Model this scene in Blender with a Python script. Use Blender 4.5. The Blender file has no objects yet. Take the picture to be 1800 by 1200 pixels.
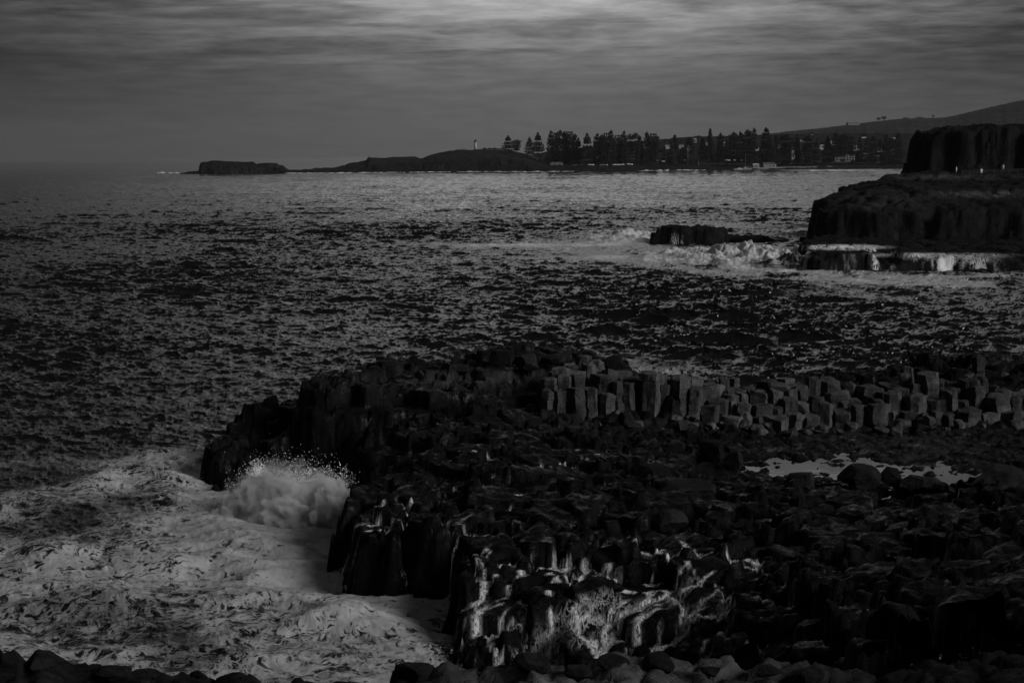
import bpy, bmesh, math, random
import numpy as np
from mathutils import Matrix, Vector, noise as mnoise

# ------------------------------------------------------------------ camera, sky, sun, exposure
scene = bpy.context.scene
COL = scene.collection
FPX, CAM_Z = 2500.0, 20.0
ROLL, PITCH = math.radians(.53), math.radians(7.48)
FW = Vector((0, math.cos(PITCH), -math.sin(PITCH)))
U0 = Vector((0, math.sin(PITCH), math.cos(PITCH)))
X0 = Vector((1, 0, 0))
RT = X0*math.cos(ROLL) - U0*math.sin(ROLL)
UP = X0*math.sin(ROLL) + U0*math.cos(ROLL)
cam_data = bpy.data.cameras.new('camera')
cam = bpy.data.objects.new('camera', cam_data)
COL.objects.link(cam)
cam.matrix_world = Matrix(((RT.x, UP.x, -FW.x, 0), (RT.y, UP.y, -FW.y, 0), (RT.z, UP.z, -FW.z, CAM_Z), (0, 0, 0, 1)))
cam_data.sensor_width = 36; cam_data.lens = 50
cam_data.clip_start = .5; cam_data.clip_end = 60000
scene.camera = cam

SUN_EL, SUN_AZ = math.radians(25), math.radians(126)
def build_world():
    w = bpy.data.worlds.new('World'); scene.world = w; w.use_nodes = True
    nt = w.node_tree; N = nt.nodes; L = nt.links; N.clear()
    def nd(t, **k):
        n = N.new(t)
        for a, b in k.items(): setattr(n, a, b)
        return n
    def M(op, a, b=None, c=None, clamp=False):
        n = nd('ShaderNodeMath', operation=op, use_clamp=clamp)
        for i, v in enumerate((a, b, c)):
            if v is None: continue
            if hasattr(v, 'links'): L.new(v, n.inputs[i])
            else: n.inputs[i].default_value = v
        return n.outputs[0]
    out = nd('ShaderNodeOutputWorld'); bg = nd('ShaderNodeBackground')
    sky = nd('ShaderNodeTexSky'); sky.sky_type = 'NISHITA'; sky.sun_disc = False
    sky.sun_elevation = SUN_EL; sky.sun_rotation = SUN_AZ
    sky.air_density = 1.5; sky.dust_density = 3
    bw = nd('ShaderNodeRGBToBW'); L.new(sky.outputs[0], bw.inputs[0])
    tc = nd('ShaderNodeTexCoord'); sp = nd('ShaderNodeSeparateXYZ'); L.new(tc.outputs['Generated'], sp.inputs[0])
    el = M('MULTIPLY', M('ARCSINE', sp.outputs[2]), 57.2958)      # degrees
    az = M('MULTIPLY', M('ARCTAN2', sp.outputs[0], sp.outputs[1]), 57.2958)
    def gauss(v, mu, sg):
        d = M('DIVIDE', M('SUBTRACT', v, mu), sg)
        return M('EXPONENT', M('MULTIPLY', M('MULTIPLY', d, d), -1.0))
    # break in the cloud deck round the hidden sun: wide, above the frame
    clearing = M('MULTIPLY', gauss(az, 7.0, 25.0), gauss(el, 27.0, 12.5))
    # the glow that leaks under the cloud towards the horizon
    core = M('MULTIPLY', gauss(az, 1.5, 13.0), gauss(el, 9.6, 4.2))
    low = M('MULTIPLY', gauss(az, 1.0, 16.0), gauss(el, 1.0, 14.0))
    # flat stratus streaks: noise drawn out along the horizon
    cmb = nd('ShaderNodeCombineXYZ')
    L.new(M('MULTIPLY', az, .085), cmb.inputs[0]); L.new(M('MULTIPLY', el, .95), cmb.inputs[1])
    n1 = nd('ShaderNodeTexNoise'); n1.inputs['Scale'].default_value = 1.0; n1.inputs['Detail'].default_value = 7
    n1.inputs['Roughness'].default_value = .6; n1.inputs['Distortion'].default_value = .5
    L.new(cmb.outputs[0], n1.inputs[0])
    cmb2 = nd('ShaderNodeCombineXYZ')
    L.new(M('MULTIPLY', az, .5), cmb2.inputs[0]); L.new(M('MULTIPLY', el, 3.4), cmb2.inputs[1]); cmb2.inputs[2].default_value = 7
    n2 = nd('ShaderNodeTexNoise'); n2.inputs['Scale'].default_value = 1.0; n2.inputs['Detail'].default_value = 6; n2.inputs['Roughness'].default_value = .6
    L.new(cmb2.outputs[0], n2.inputs[0])
    s1 = nd('ShaderNodeMapRange', interpolation_type='SMOOTHSTEP'); L.new(n1.outputs[0], s1.inputs[0])
    s1.inputs[1].default_value = .42; s1.inputs[2].default_value = .60
    band = nd('ShaderNodeMapRange', interpolation_type='SMOOTHSTEP'); L.new(el, band.inputs[0])
    band.inputs[1].default_value = 2.0; band.inputs[2].default_value = 4.6
    streak = M('MULTIPLY', s1.outputs[0], band.outputs[0])
    fine = M('MULTIPLY', M('SUBTRACT', n2.outputs[0], .5), M('MULTIPLY', band.outputs[0], .6))
    cloud = M('SUBTRACT', M('ADD', 1.0, fine), M('MULTIPLY', streak, .45))
    hi = nd('ShaderNodeMapRange', interpolation_type='SMOOTHSTEP'); L.new(el, hi.inputs[0]); hi.inputs[1].default_value = 15; hi.inputs[2].default_value = 55
    rag = nd('ShaderNodeMapRange'); L.new(n2.outputs[0], rag.inputs[0]); rag.inputs[1].default_value = .38; rag.inputs[2].default_value = .62; rag.inputs[3].default_value = .15; rag.inputs[4].default_value = 1.6
    clearing = M('MULTIPLY', clearing, rag.outputs[0])
    tot = M('ADD', M('ADD', M('MULTIPLY', clearing, W_CLEAR), M('MULTIPLY', core, W_CORE)), M('ADD', M('MULTIPLY', low, W_LOW), M('ADD', W_BASE, M('MULTIPLY', hi.outputs[0], W_HIGH))))
    nz = M('ADD', .93, M('MINIMUM', M('MULTIPLY', bw.outputs[0], .004), .12))          # the clear sky behind the deck shapes it a little
    val = M('MULTIPLY', M('MULTIPLY', tot, cloud), nz)
    L.new(val, bg.inputs[0]); bg.inputs[1].default_value = .12
    L.new(bg.outputs[0], out.inputs[0])
W_CLEAR, W_CORE, W_LOW, W_BASE, W_HIGH = .72/.12, .56/.12, .040/.12, .015/.12, .020/.12
build_world()

sd = bpy.data.lights.new('sun', 'SUN'); so = bpy.data.objects.new('sun', sd); COL.objects.link(so)
sd.energy = 1.5; sd.angle = math.radians(24); sd.color = (1, 1, 1)
dv = Vector((math.sin(SUN_AZ)*math.cos(SUN_EL), math.cos(SUN_AZ)*math.cos(SUN_EL), math.sin(SUN_EL)))
so.rotation_euler = dv.to_track_quat('Z', 'Y').to_euler()
vs = scene.view_settings
scene.view_settings.view_transform = 'Standard'; vs.look = 'None'; vs.exposure = .35; vs.gamma = 1.0
scene.cycles.use_denoising = True
scene.cycles.volume_bounces = 3
scene.cycles.max_bounces = 6
scene.cycles.transparent_max_bounces = 12
scene.cycles.sample_clamp_indirect = 4

# ------------------------------------------------------------------ geometry helpers
rng = np.random.RandomState(7); random.seed(7)
def ray(px, py):
    return FW + RT*((px-900)/FPX) + UP*(-(py-600)/FPX)
def at_z(px, py, z=0.0):                     # world point at height z seen there
    d = ray(px, py); t = (z-CAM_Z)/d.z
    return Vector((d.x*t, d.y*t, z))
def at_y(px, py, y):                         # world point at forward distance y
    d = ray(px, py); t = y/d.y
    return Vector((d.x*t, y, CAM_Z+d.z*t))
def to_px(x, y, z=0.0):
    vx, vy, vz = x, y, z-CAM_Z
    dep = vx*FW.x+vy*FW.y+vz*FW.z; dep = np.maximum(dep, .1)
    return 900+FPX*(vx*RT.x+vy*RT.y+vz*RT.z)/dep, 600-FPX*(vx*UP.x+vy*UP.y+vz*UP.z)/dep
def sst(a, b, x):
    t = np.clip((x-a)/(b-a), 0, 1); return t*t*(3-2*t)
def hash2(ix, iy, seed):
    h = (ix.astype(np.int64)*374761393 + iy.astype(np.int64)*668265263 + seed*982451653) & 0x7fffffff
    h = ((h ^ (h >> 13))*1274126177) & 0x7fffffff
    h = ((h ^ (h >> 11))*1103515245) & 0x7fffffff
    return ((h ^ (h >> 16)) & 0xffff)/65535.0
def perlin(x, y, seed=0):
    xi = np.floor(x); yi = np.floor(y); fx = x-xi; fy = y-yi
    u = fx*fx*fx*(fx*(fx*6-15)+10); v = fy*fy*fy*(fy*(fy*6-15)+10)
    def g(i, j):
        a = hash2(xi+i, yi+j, seed)*2*math.pi
        return np.cos(a)*(fx-i)+np.sin(a)*(fy-j)
    return 1.5*((g(0, 0)*(1-u)+g(1, 0)*u)*(1-v)+(g(0, 1)*(1-u)+g(1, 1)*u)*v)
def fbm(x, y, oct=4, seed=0, gain=.5):
    r = 0; a = 1.0
    for o in range(oct):
        r = r+a*perlin(x*2**o, y*2**o, seed+o*17); a *= gain
    return r
def voronoi(x, y, cell, seed, jit=.8):
    gx = x/cell; gy = y/cell; ix = np.floor(gx); iy = np.floor(gy)
    f1 = np.full(x.shape, 9.0); f2 = np.full(x.shape, 9.0)
    cx = np.zeros(x.shape); cy = np.zeros(x.shape); idv = np.zeros(x.shape)
    for i in (-1, 0, 1):
        for j in (-1, 0, 1):
            a = ix+i; b = iy+j
            px = a+.5+jit*(hash2(a, b, seed)-.5); py = b+.5+jit*(hash2(a, b, seed+1)-.5)
            d = np.hypot(px-gx, py-gy); c = d < f1
            f2 = np.where(c, f1, np.minimum(f2, d))
            cx = np.where(c, px, cx); cy = np.where(c, py, cy)
            idv = np.where(c, hash2(a, b, seed+2), idv); f1 = np.where(c, d, f1)
    return f1*cell, (f2-f1)*cell, cx*cell, cy*cell, idv
def poly_sdf(poly, x, y):                    # positive inside
    d = np.full(x.shape, 1e9); ins = np.zeros(x.shape, bool); n = len(poly)
    for k in range(n):
        ax, ay = poly[k]; bx, by = poly[(k+1) % n]
        ex, ey = bx-ax, by-ay
        t = np.clip(((x-ax)*ex+(y-ay)*ey)/(ex*ex+ey*ey+1e-9), 0, 1)
        d = np.minimum(d, np.hypot(x-ax-t*ex, y-ay-t*ey))
        c = ((ay > y) != (by > y)) & (x < (bx-ax)*(y-ay)/((by-ay) if by != ay else 1e-9)+ax)
        ins ^= c
    return np.where(ins, d, -d)
def rbf(ctrl):
    P = np.array([(c[0], c[1]) for c in ctrl]); z = np.array([c[2] for c in ctrl]); n = len(P)
    A = np.hypot(P[:, None, 0]-P[None, :, 0], P[:, None, 1]-P[None, :, 1])
    B = np.zeros((n+3, n+3)); B[:n, :n] = -A-np.eye(n)*.0+np.eye(n)*(-.4)*-1*0; B[:n, n] = 1; B[:n, n+1:] = P; B[n, :n] = 1; B[n+1:, :n] = P.T
    s = np.linalg.solve(B+1e-9*np.eye(n+3), np.r_[z, 0, 0, 0])
    def f(x, y):
        r = s[n]+s[n+1]*x+s[n+2]*y
        for k in range(n): r = r-s[k]*np.hypot(x-P[k, 0], y-P[k, 1])
        return r
    return f
def link(name, me, mat=None, parent=None):
    o = bpy.data.objects.new(name, me); COL.objects.link(o)
    if mat is not None: me.materials.append(mat)
    if parent is not None: o.parent = parent
    return o
def tag(o, label=None, cat=None, group=None, kind=None):
    if label: o['label'] = label
    if cat: o['category'] = cat
    if group: o['group'] = group
    if kind: o['kind'] = kind
    return o
def grid_mesh(name, X, Y, Z, attrs=None, smooth=True, mask=None):
    ny, nx = X.shape
    co = np.stack([X, Y, Z], -1).reshape(-1, 3).astype(np.float32)
    idx = np.arange(ny*nx).reshape(ny, nx)
    q = np.stack([idx[:-1, :-1], idx[:-1, 1:], idx[1:, 1:], idx[1:, :-1]], -1).reshape(-1, 4)
    if mask is not None:
        m = mask.reshape(-1); keep = m[q].any(1); q = q[keep]
        used = np.zeros(ny*nx, bool); used[q.ravel()] = True
        remap = np.cumsum(used)-1; q = remap[q]; co = co[used]
    me = bpy.data.meshes.new(name)
    me.vertices.add(len(co)); me.vertices.foreach_set('co', co.ravel())
    me.loops.add(q.size); me.loops.foreach_set('vertex_index', q.ravel().astype(np.int32))
    me.polygons.add(len(q)); me.polygons.foreach_set('loop_start', np.arange(0, q.size, 4, dtype=np.int32))
    me.polygons.foreach_set('loop_total', np.full(len(q), 4, np.int32))
    me.update(calc_edges=True)
    me.polygons.foreach_set('use_smooth', np.full(len(q), smooth, bool))
    for k, v in (attrs or {}).items():
        a = me.attributes.new(k, 'FLOAT', 'POINT'); v = v.reshape(-1)
        if mask is not None: v = v[used]
        a.data.foreach_set('value', v.astype(np.float32))
    return me

# ------------------------------------------------------------------ materials
class NT:
    def __init__(s, name):
        s.m = bpy.data.materials.new(name); s.m.use_nodes = True; s.t = s.m.node_tree; s.N = s.t.nodes; s.L = s.t.links
        s.N.clear(); s.out = s.N.new('ShaderNodeOutputMaterial')
    def n(s, t, **k):
        x = s.N.new(t)
        for a, b in k.items(): setattr(x, a, b)
        return x
    def put(s, sock, v):
        if hasattr(v, 'links'): s.L.new(v, sock)
        elif v is not None: sock.default_value = v
    def math(s, op, a, b=None, c=None, clamp=False):
        x = s.n('ShaderNodeMath', operation=op, use_clamp=clamp)
        for i, v in enumerate((a, b, c)): s.put(x.inputs[i], v)
        return x.outputs[0]
    def noise(s, vec, scale, detail=4, rough=.5, dist=0.0):
        x = s.n('ShaderNodeTexNoise'); s.put(x.inputs['Vector'], vec)
        x.inputs['Scale'].default_value = scale; x.inputs['Detail'].default_value = detail
        x.inputs['Roughness'].default_value = rough; x.inputs['Distortion'].default_value = dist
        return x.outputs[0]
    def mapping(s, vec, sc=(1, 1, 1)):
        x = s.n('ShaderNodeMapping'); s.put(x.inputs[0], vec); x.inputs['Scale'].default_value = sc; return x.outputs[0]
    def ramp(s, v, a, b, lo=0.0, hi=1.0, smooth=True):
        x = s.n('ShaderNodeMapRange'); x.interpolation_type = 'SMOOTHSTEP' if smooth else 'LINEAR'
        s.put(x.inputs[0], v); s.put(x.inputs[1], a); s.put(x.inputs[2], b); s.put(x.inputs[3], lo); s.put(x.inputs[4], hi)
        return x.outputs[0]
    def mixf(s, f, a, b):
        x = s.n('ShaderNodeMix'); x.data_type = 'FLOAT'; s.put(x.inputs[0], f); s.put(x.inputs[2], a); s.put(x.inputs[3], b); return x.outputs[0]
    def attr(s, name):
        x = s.n('ShaderNodeAttribute'); x.attribute_name = name; return x.outputs['Fac']
    def bsdf(s, col, rough=.5, spec=.5, ior=1.5, normal=None):
        x = s.n('ShaderNodeBsdfPrincipled')
        if hasattr(col, 'links'): s.L.new(col, x.inputs['Base Color'])
        else: x.inputs['Base Color'].default_value = (col, col, col, 1)
        s.put(x.inputs['Roughness'], rough); s.put(x.inputs['Specular IOR Level'], spec); x.inputs['IOR'].default_value = ior
        if normal is not None: s.L.new(normal, x.inputs['Normal'])
        return x
    def bump(s, h, dist, strength=1.0, prev=None):
        x = s.n('ShaderNodeBump'); s.put(x.inputs['Height'], h); x.inputs['Distance'].default_value = dist
        s.put(x.inputs['Strength'], strength)
        if prev is not None: s.L.new(prev, x.inputs['Normal'])
        return x.outputs[0]
    def pos(s): return s.n('ShaderNodeNewGeometry').outputs['Position']
    def finish(s, sh): s.L.new(sh, s.out.inputs[0]); return s.m

def rock_mat(name, lo, hi, scale=1.0, wet=.5, bump=.08, rnd=False, dry=False):
    t = NT(name); p = t.pos()
    if rnd: p = t.n('ShaderNodeTexCoord').outputs['Object']
    big = t.noise(p, .6*scale, 5, .6); fin = t.noise(p, 7*scale, 6, .65)
    vv = t.mapping(p, (1, 1, .25)); streak = t.noise(vv, 3.5*scale, 5, .6)
    c = t.ramp(t.math('ADD', t.math('MULTIPLY', big, .5), t.math('ADD', t.math('MULTIPLY', fin, .25), t.math('MULTIPLY', streak, .25))), .36, .66, lo, hi)
    if rnd:
        r = t.n('ShaderNodeObjectInfo').outputs['Random']
        c = t.math('MULTIPLY', c, t.ramp(r, 0, 1, .55, 1.35, False))
    if dry:
        c = t.math('MULTIPLY', c, t.math('ADD', 1.0, t.math('MULTIPLY', t.attr('dry'), 5.0)))
    cr = t.n('ShaderNodeTexVoronoi'); cr.feature = 'DISTANCE_TO_EDGE'; t.put(cr.inputs['Vector'], p); cr.inputs['Scale'].default_value = 1.3*scale
    crack = t.ramp(cr.outputs[0], 0, .035, 0, 1)
    h = t.math('ADD', t.math('MULTIPLY', fin, .5), t.math('ADD', t.math('MULTIPLY', streak, .5), t.math('MULTIPLY', crack, .25)))
    nrm = t.bump(h, bump/scale, 1.0)
    ro = t.ramp(t.noise(p, 1.7*scale, 4, .6), .35, .7, .9-wet*.6, .95)
    wm = t.ramp(t.noise(p, .9*scale, 5, .65), .50, .66)
    ro = t.math('SUBTRACT', ro, t.math('MULTIPLY', wm, wet*.35)); sp = t.ramp(wm, 0, 1, .04, .04+wet*.20)
    return t.finish(t.bsdf(c, ro, sp, 1.5, nrm).outputs[0])
def plain_mat(name, col, rough=.8, nsc=1.0, var=.3, spec=.2):
    t = NT(name); p = t.n('ShaderNodeTexCoord').outputs['Object']
    c = t.ramp(t.noise(p, nsc, 4, .6), .3, .7, col*(1-var), col*(1+var))
    return t.finish(t.bsdf(c, rough, spec).outputs[0])

def foam_lace(t, p, F):
    # lacy foam: ridged, warped noise cut by the amount of foam F (0..1+)
    w = t.n('ShaderNodeTexNoise'); t.put(w.inputs['Vector'], p); w.inputs['Scale'].default_value = .30; w.inputs['Detail'].default_value = 3
    wv = t.n('ShaderNodeVectorMath', operation='SCALE'); t.put(wv.inputs[0], w.outputs[1]); wv.inputs['Scale'].default_value = 4.5
    pv = t.n('ShaderNodeVectorMath', operation='ADD'); t.put(pv.inputs[0], p); t.put(pv.inputs[1], wv.outputs[0]); q = pv.outputs[0]
    q = t.mapping(q, (.8, 1, 1))
    def ridge(sc, dt, pw):
        n = t.noise(q, sc, dt, .6, .3)
        r = t.math('SUBTRACT', 1.0, t.math('ABSOLUTE', t.math('MULTIPLY', t.math('SUBTRACT', n, .5), 5.0)), clamp=True)
        return t.math('POWER', r, pw)
    a = ridge(.6, 5, 1.0); b = ridge(2.3, 5, 1.0); c = t.noise(q, .35, 4, .5)
    pat = t.math('ADD', t.math('MULTIPLY', a, .45), t.math('ADD', t.math('MULTIPLY', b, .48), t.math('MULTIPLY', c, .22)))
    thr = t.math('SUBTRACT', .92, F)
    return t.ramp(pat, t.math('SUBTRACT', thr, .12), t.math('ADD', thr, .16)), pat

def sea_mat():
    t = NT('sea_water'); p = t.pos()
    F = t.attr('foam')
    fac, pat = foam_lace(t, p, F)
    fac = t.math('MULTIPLY', fac, t.ramp(F, .02, .2))
    ps = t.mapping(p, (.45, 1, 1))
    d = t.n('ShaderNodeCameraData').outputs['View Distance']
    rip = t.noise(ps, 2.2, 4, .6); rip2 = t.noise(ps, .55, 3, .55); rip3 = t.noise(ps, .10, 4, .6)
    nb = t.bump(rip, .14, t.ramp(d, 60, 170, 1.0, .0, False))
    nb = t.bump(rip2, .30, t.ramp(d, 100, 600, .8, .06, False), nb)
    nb = t.bump(rip3, 6.0, t.ramp(d, 600, 2000, .0, .10, False), nb)
    wat = t.bsdf(t.ramp(F, .08, .5, .006, .035), .09, .5, 1.33, nb)
    fh = t.math('ADD', t.math('MULTIPLY', pat, .6), t.math('MULTIPLY', t.noise(p, 3.5, 6, .65), .5))
    nf = t.bump(fh, .5, t.ramp(F, .55, 1.1, .14, 1.0))
    foamc = t.math('MULTIPLY', t.ramp(t.noise(p, 1.2, 6, .65), .3, .7, .6, .9), t.ramp(F, .55, 1.0, .52, 1.0))
    fo = t.bsdf(foamc, .8, .2, 1.33, nf)
    mx = t.n('ShaderNodeMixShader'); t.put(mx.inputs[0], fac); t.L.new(wat.outputs[0], mx.inputs[1]); t.L.new(fo.outputs[0], mx.inputs[2])
    return t.finish(mx.outputs[0])
def pool_mat():
    t = NT('pool_water'); p = t.pos()
    nb = t.bump(t.noise(p, 1.5, 3, .5), .004, .5)
    return t.finish(t.bsdf(.006, .04, .5, 1.33, nb).outputs[0])
def cascade_mat(name, soft=.25, scale=(1, 1, 1), thread=1.0):
    t = NT(name); p = t.pos(); F = t.attr('flow')
    q = t.mapping(p, scale)
    n = t.noise(q, 3.2, 6, .65, .25); n2 = t.noise(q, 1.3, 4, .6); n3 = t.noise(q, 9, 4, .65)
    def ridge(v, k): return t.math('SUBTRACT', 1.0, t.math('ABSOLUTE', t.math('MULTIPLY', t.math('SUBTRACT', v, .5), k)), clamp=True)
    r1 = ridge(n, 9.0); r2 = ridge(n3, 5.0)
    thr = t.math('SUBTRACT', 1.02, F)
    body = t.math('MULTIPLY', t.ramp(F, .45, .8), t.ramp(t.math('ADD', t.math('MULTIPLY', r2, .45), t.math('MULTIPLY', n2, .75)), t.math('SUBTRACT', thr, soft), t.math('ADD', thr, soft)))
    lines = t.math('MULTIPLY', t.ramp(r1, .35, .8), t.ramp(F, .12, .45, 0, thread))
    a = t.math('MAXIMUM', body, lines)
    a = t.math('MAXIMUM', a, t.math('MULTIPLY', t.attr('thin'), t.ramp(n3, .38, .52, .15, 1.0)))
    nf = t.bump(t.math('ADD', n, n3), .12, 1.0)
    col = t.ramp(n3, .3, .7, .7, .95)
    f = t.bsdf(col, .4, .5, 1.33, nf)
    tr = t.n('ShaderNodeBsdfTransparent'); mx = t.n('ShaderNodeMixShader')
    t.put(mx.inputs[0], a); t.L.new(tr.outputs[0], mx.inputs[1]); t.L.new(f.outputs[0], mx.inputs[2])
    return t.finish(mx.outputs[0])

M_ROCK = rock_mat('wet_black_basalt', .003, .009, 1.0, .9, .10, dry=True)
M_FORE = rock_mat('near_basalt', .005, .016, 1.6, .3, .08, dry=True)
M_CLIFF = rock_mat('cliff_basalt', .005, .018, .35, .2, .12, dry=True)
M_COLUMN = rock_mat('weathered_column_basalt', .03, .13, 1.0, .1, .10, rnd=True)
M_BOULDER = rock_mat('boulder_basalt', .007, .024, 1.0, .35, .08, rnd=True)
M_SEA = sea_mat(); M_POOL = pool_mat()
M_CASC = cascade_mat('running_white_water', .16, (1.3, .7, .45), .6)
M_FALL = cascade_mat('falling_white_water', .3, (1.0, 1.0, .12))
M_LAND = rock_mat('far_headland_grass_and_rock', .012, .03, .05, 0, .3)
M_HILL = rock_mat('pasture_hill', .02, .04, .01, 0, .3)
M_SAND = plain_mat('beach_sand', .22, .9, .1)
M_BARK = plain_mat('bark', .05); M_WHITEWALL = plain_mat('white_render', .38, .7, .3, .12)
M_PALEWALL = plain_mat('pale_brick', .2, .8, .5, .2); M_ROOF = plain_mat('dark_roof_tile', .10, .8, 1, .3)
M_LROOF = plain_mat('pale_metal_roof', .4, .5, .5, .15)
M_GLASS = plain_mat('window_glass', .02, .1, 1, .1, .8); M_METAL = plain_mat('grey_metal', .3, .4, 2, .2, .5)
M_PAINT = plain_mat('vehicle_paint_white', .7, .25, .5, .05, .6); M_TYRE = plain_mat('rubber', .02)
M_SKIN = plain_mat('skin', .3, .6, 3, .1); M_CLOTH = plain_mat('pale_clothing', .75, .9, 3, .1); M_DCLOTH = plain_mat('dark_trousers', .06)
def leaf_mat():
    t = NT('pine_foliage'); p = t.n('ShaderNodeTexCoord').outputs['Object']
    c = t.ramp(t.noise(p, .35, 4, .6), .35, .7, .02, .05)
    return t.finish(t.bsdf(c, .8, .15).outputs[0])
M_LEAF = leaf_mat()

# ------------------------------------------------------------------ main rock shelf
def c3(px, py, z): v = at_z(px, py, z); return (v.x, v.y, z)
coast = [at_z(*q) for q in [(348, 832), (352, 868), (400, 872), (450, 850), (520, 845), (590, 852), (622, 872), (600, 905), (588, 950), (574, 1003), (600, 1036), (660, 1044), (725, 1056), (772, 1062), (766, 1110), (768, 1160), (800, 1185)]]
coast = [(v.x, v.y) for v in coast]+[(-1.5, 49), (2, 46), (9, 40), (14, 20), (70, 20), (70, 104), (44, 106)]
for px, py, z, e in [(1700, 632, 5.5, 6), (1560, 655, 5, 6), (1400, 662, 5, 6), (1200, 655, 5.2, 6), (1060, 622, 5.8, 6), (950, 628, 5.6, 6), (850, 640, 5.4, 6), (760, 655, 5.2, 5), (680, 655, 5.2, 4), (600, 668, 5, 4), (525, 686, 5, 3), (480, 722, 3.4, 2.5), (440, 748, 2.6, 2.5), (400, 780, 1.6, 2.5), (365, 805, .8, 2)]:
    v = at_z(px, py, z); coast.append((v.x, v.y+e))
ctrl = [c3(*q) for q in [
 (355, 822, 1.0), (400, 785, 1.8), (440, 750, 2.7), (480, 728, 3.4), (522, 692, 5), (600, 674, 5), (680, 662, 5.2), (760, 658, 5.2), (850, 645, 5.4), (950, 632, 5.6), (1050, 630, 5.7), (1100, 642, 5.5), (1150, 660, 5.2),
 (545, 706, 4.9), (620, 700, 4.9), (700, 694, 4.8), (780, 688, 4.8), (850, 682, 4.8),
 (560, 790, 2.2), (640, 790, 2.3), (480, 790, 1.4), (420, 820, .8), (600, 850, .9), (520, 830, .8), (450, 835, .6),
 (700, 780, 2.9), (760, 760, 3.6), (850, 745, 4.0), (920, 745, 3.6), (640, 880, 2.9), (650, 905, 2.9), (700, 870, 3.0), (760, 880, 3.1), (850, 900, 3.1), (620, 935, 2.4), (605, 980, 1.8), (700, 840, 3.1), (800, 810, 3.4),
 (1000, 762, 3.2), (900, 800, 3.6), (1000, 850, 3.5), (900, 900, 3.3), (1000, 950, 2.8), (900, 960, 2.7), (850, 975, 2.4), (1000, 1000, 2.1), (760, 960, 2.8), (700, 950, 2.8),
 (960, 738, 3.1), (1060, 750, 2.9), (1000, 744, 3.0), (1200, 772, 2.1), (1120, 768, 2.3), (1250, 795, 2.3), (1290, 830, 2.3),
 (780, 1072, 1.4), (860, 1060, 1.6), (850, 1110, 1.2), (900, 1070, 1.7), (1000, 1060, 1.9), (1100, 1070, 1.8), (1000, 1110, 1.3), (1080, 1130, 1.0), (1200, 1080, 1.9), (1250, 1110, 1.6), (1330, 1110, 2.4), (900, 1150, .1), (960, 1165, -.2), (830, 1165, .2), (1050, 1165, .2), (1200, 1165, .7),
 (1100, 1000, 2.5), (1200, 1000, 2.7), (1300, 1050, 3.0), (1300, 900, 2.8), (1200, 880, 3.0), (1150, 930, 2.8), (1300, 980, 3.0),
 (1330, 832, 1.65), (1420, 828, 1.65), (1500, 822, 1.7), (1600, 828, 1.7), (1665, 835, 1.7), (1300, 775, 1.9), (1400, 790, 1.85), (1500, 780, 2.0), (1620, 790, 2.0), (1700, 780, 2.1), (1790, 800, 2.1), (1720, 862, 1.85), (1780, 760, 2.3),
 (1350, 858, 2.2), (1450, 862, 2.3), (1600, 880, 2.5), (1700, 905, 2.8), (1500, 950, 3.0), (1400, 930, 2.9), (1650, 940, 3.2), (1560, 1000, 3.6),
 (1450, 1080, 4.6), (1550, 1100, 5.5), (1700, 1020, 5.2), (1790, 930, 4.6), (1800, 860, 3.6), (1430, 1150, 4.8), (1800, 1100, 7.0), (1600, 1190, 7),
 (1260, 745, 2.1), (1400, 742, 2.1), (1550, 735, 2.2), (1700, 735, 2.3), (1790, 738, 2.3), (1250, 675, 3.6), (1130, 690, 2.9), (1400, 670, 4.0), (1550, 662, 4.4), (1700, 645, 4.8), (1800, 665, 4.4)]]
ctrl += [(2, 94, 2.9), (5, 95.5, 2.9), (8, 95.5, 2.4), (2.5, 97.5, 3.4), (6, 98, 3.4), (11, 97, 2.6), (60, 100, 4.5), (60, 85, 2.5), (60, 60, 5), (60, 30, 9), (30, 30, 9), (16, 30, 7.5), (5, 48, -1), (-10, 55, -1), (10, 44, .5)]
zb = rbf(ctrl)
GS = .11
xs = np.arange(-22.5, 62, GS); ys = np.arange(40, 113, GS)
SX, SY = np.meshgrid(xs, ys)
wx = SX+.28*fbm(SX*.7, SY*.7, 2, 3); wy = SY+.28*fbm(SX*.7+9, SY*.7, 2, 5)
f1, fe, vx, vy, vid = voronoi(wx, wy, 2.15, 11, .95)
g1, ge, ux, uy, uid = voronoi(wx*1.0+.1*perlin(SX*2, SY*2, 4), wy, .85, 31, .95)
i1, ie, kx, ky, kid = voronoi(wx, wy*1.2, .36, 37, .95)
base = zb(vx, vy)*.65+zb(SX, SY)*.35
ppx, ppy = to_px(SX, SY, 2.0)
poolz = sst(1270, 1330, ppx)*sst(742, 765, ppy)*(1-sst(850, 868, ppy))         # the flat with standing water
split = sst(.45, .5, hash2(np.floor(vx*9), np.floor(vy*9), 8))*(1-.3*poolz)    # some blocks are broken up, others whole
amp = .62*(1-.75*poolz)
tx = (hash2(np.floor(vx*7), np.floor(vy*7), 3)-.5)*.34; ty = (hash2(np.floor(vx*7), np.floor(vy*7), 4)-.4)*.34
H = base+amp*(vid-.5)*1.5+(tx*(SX-vx)+ty*(SY-vy))*(1-.8*poolz)
utx = (hash2(np.floor(ux*7), np.floor(uy*7), 3)-.5)*.5; uty = (hash2(np.floor(ux*7), np.floor(uy*7), 4)-.4)*.5
H += split*((uid-.5)*.75+utx*(SX-ux)+uty*(SY-uy))*(1-.7*poolz)
H -= .50*(1-poolz*.75)*(1-sst(.0, .20, fe))+split*.28*(1-sst(0, .13, ge))*(1-.5*poolz)
H += .07*(kid-.5)*(1+poolz)+.12*fbm(SX*1.3, SY*1.3, 4, 8)+poolz*.16*fbm(SX*.5, SY*1.1, 4, 21)
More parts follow.
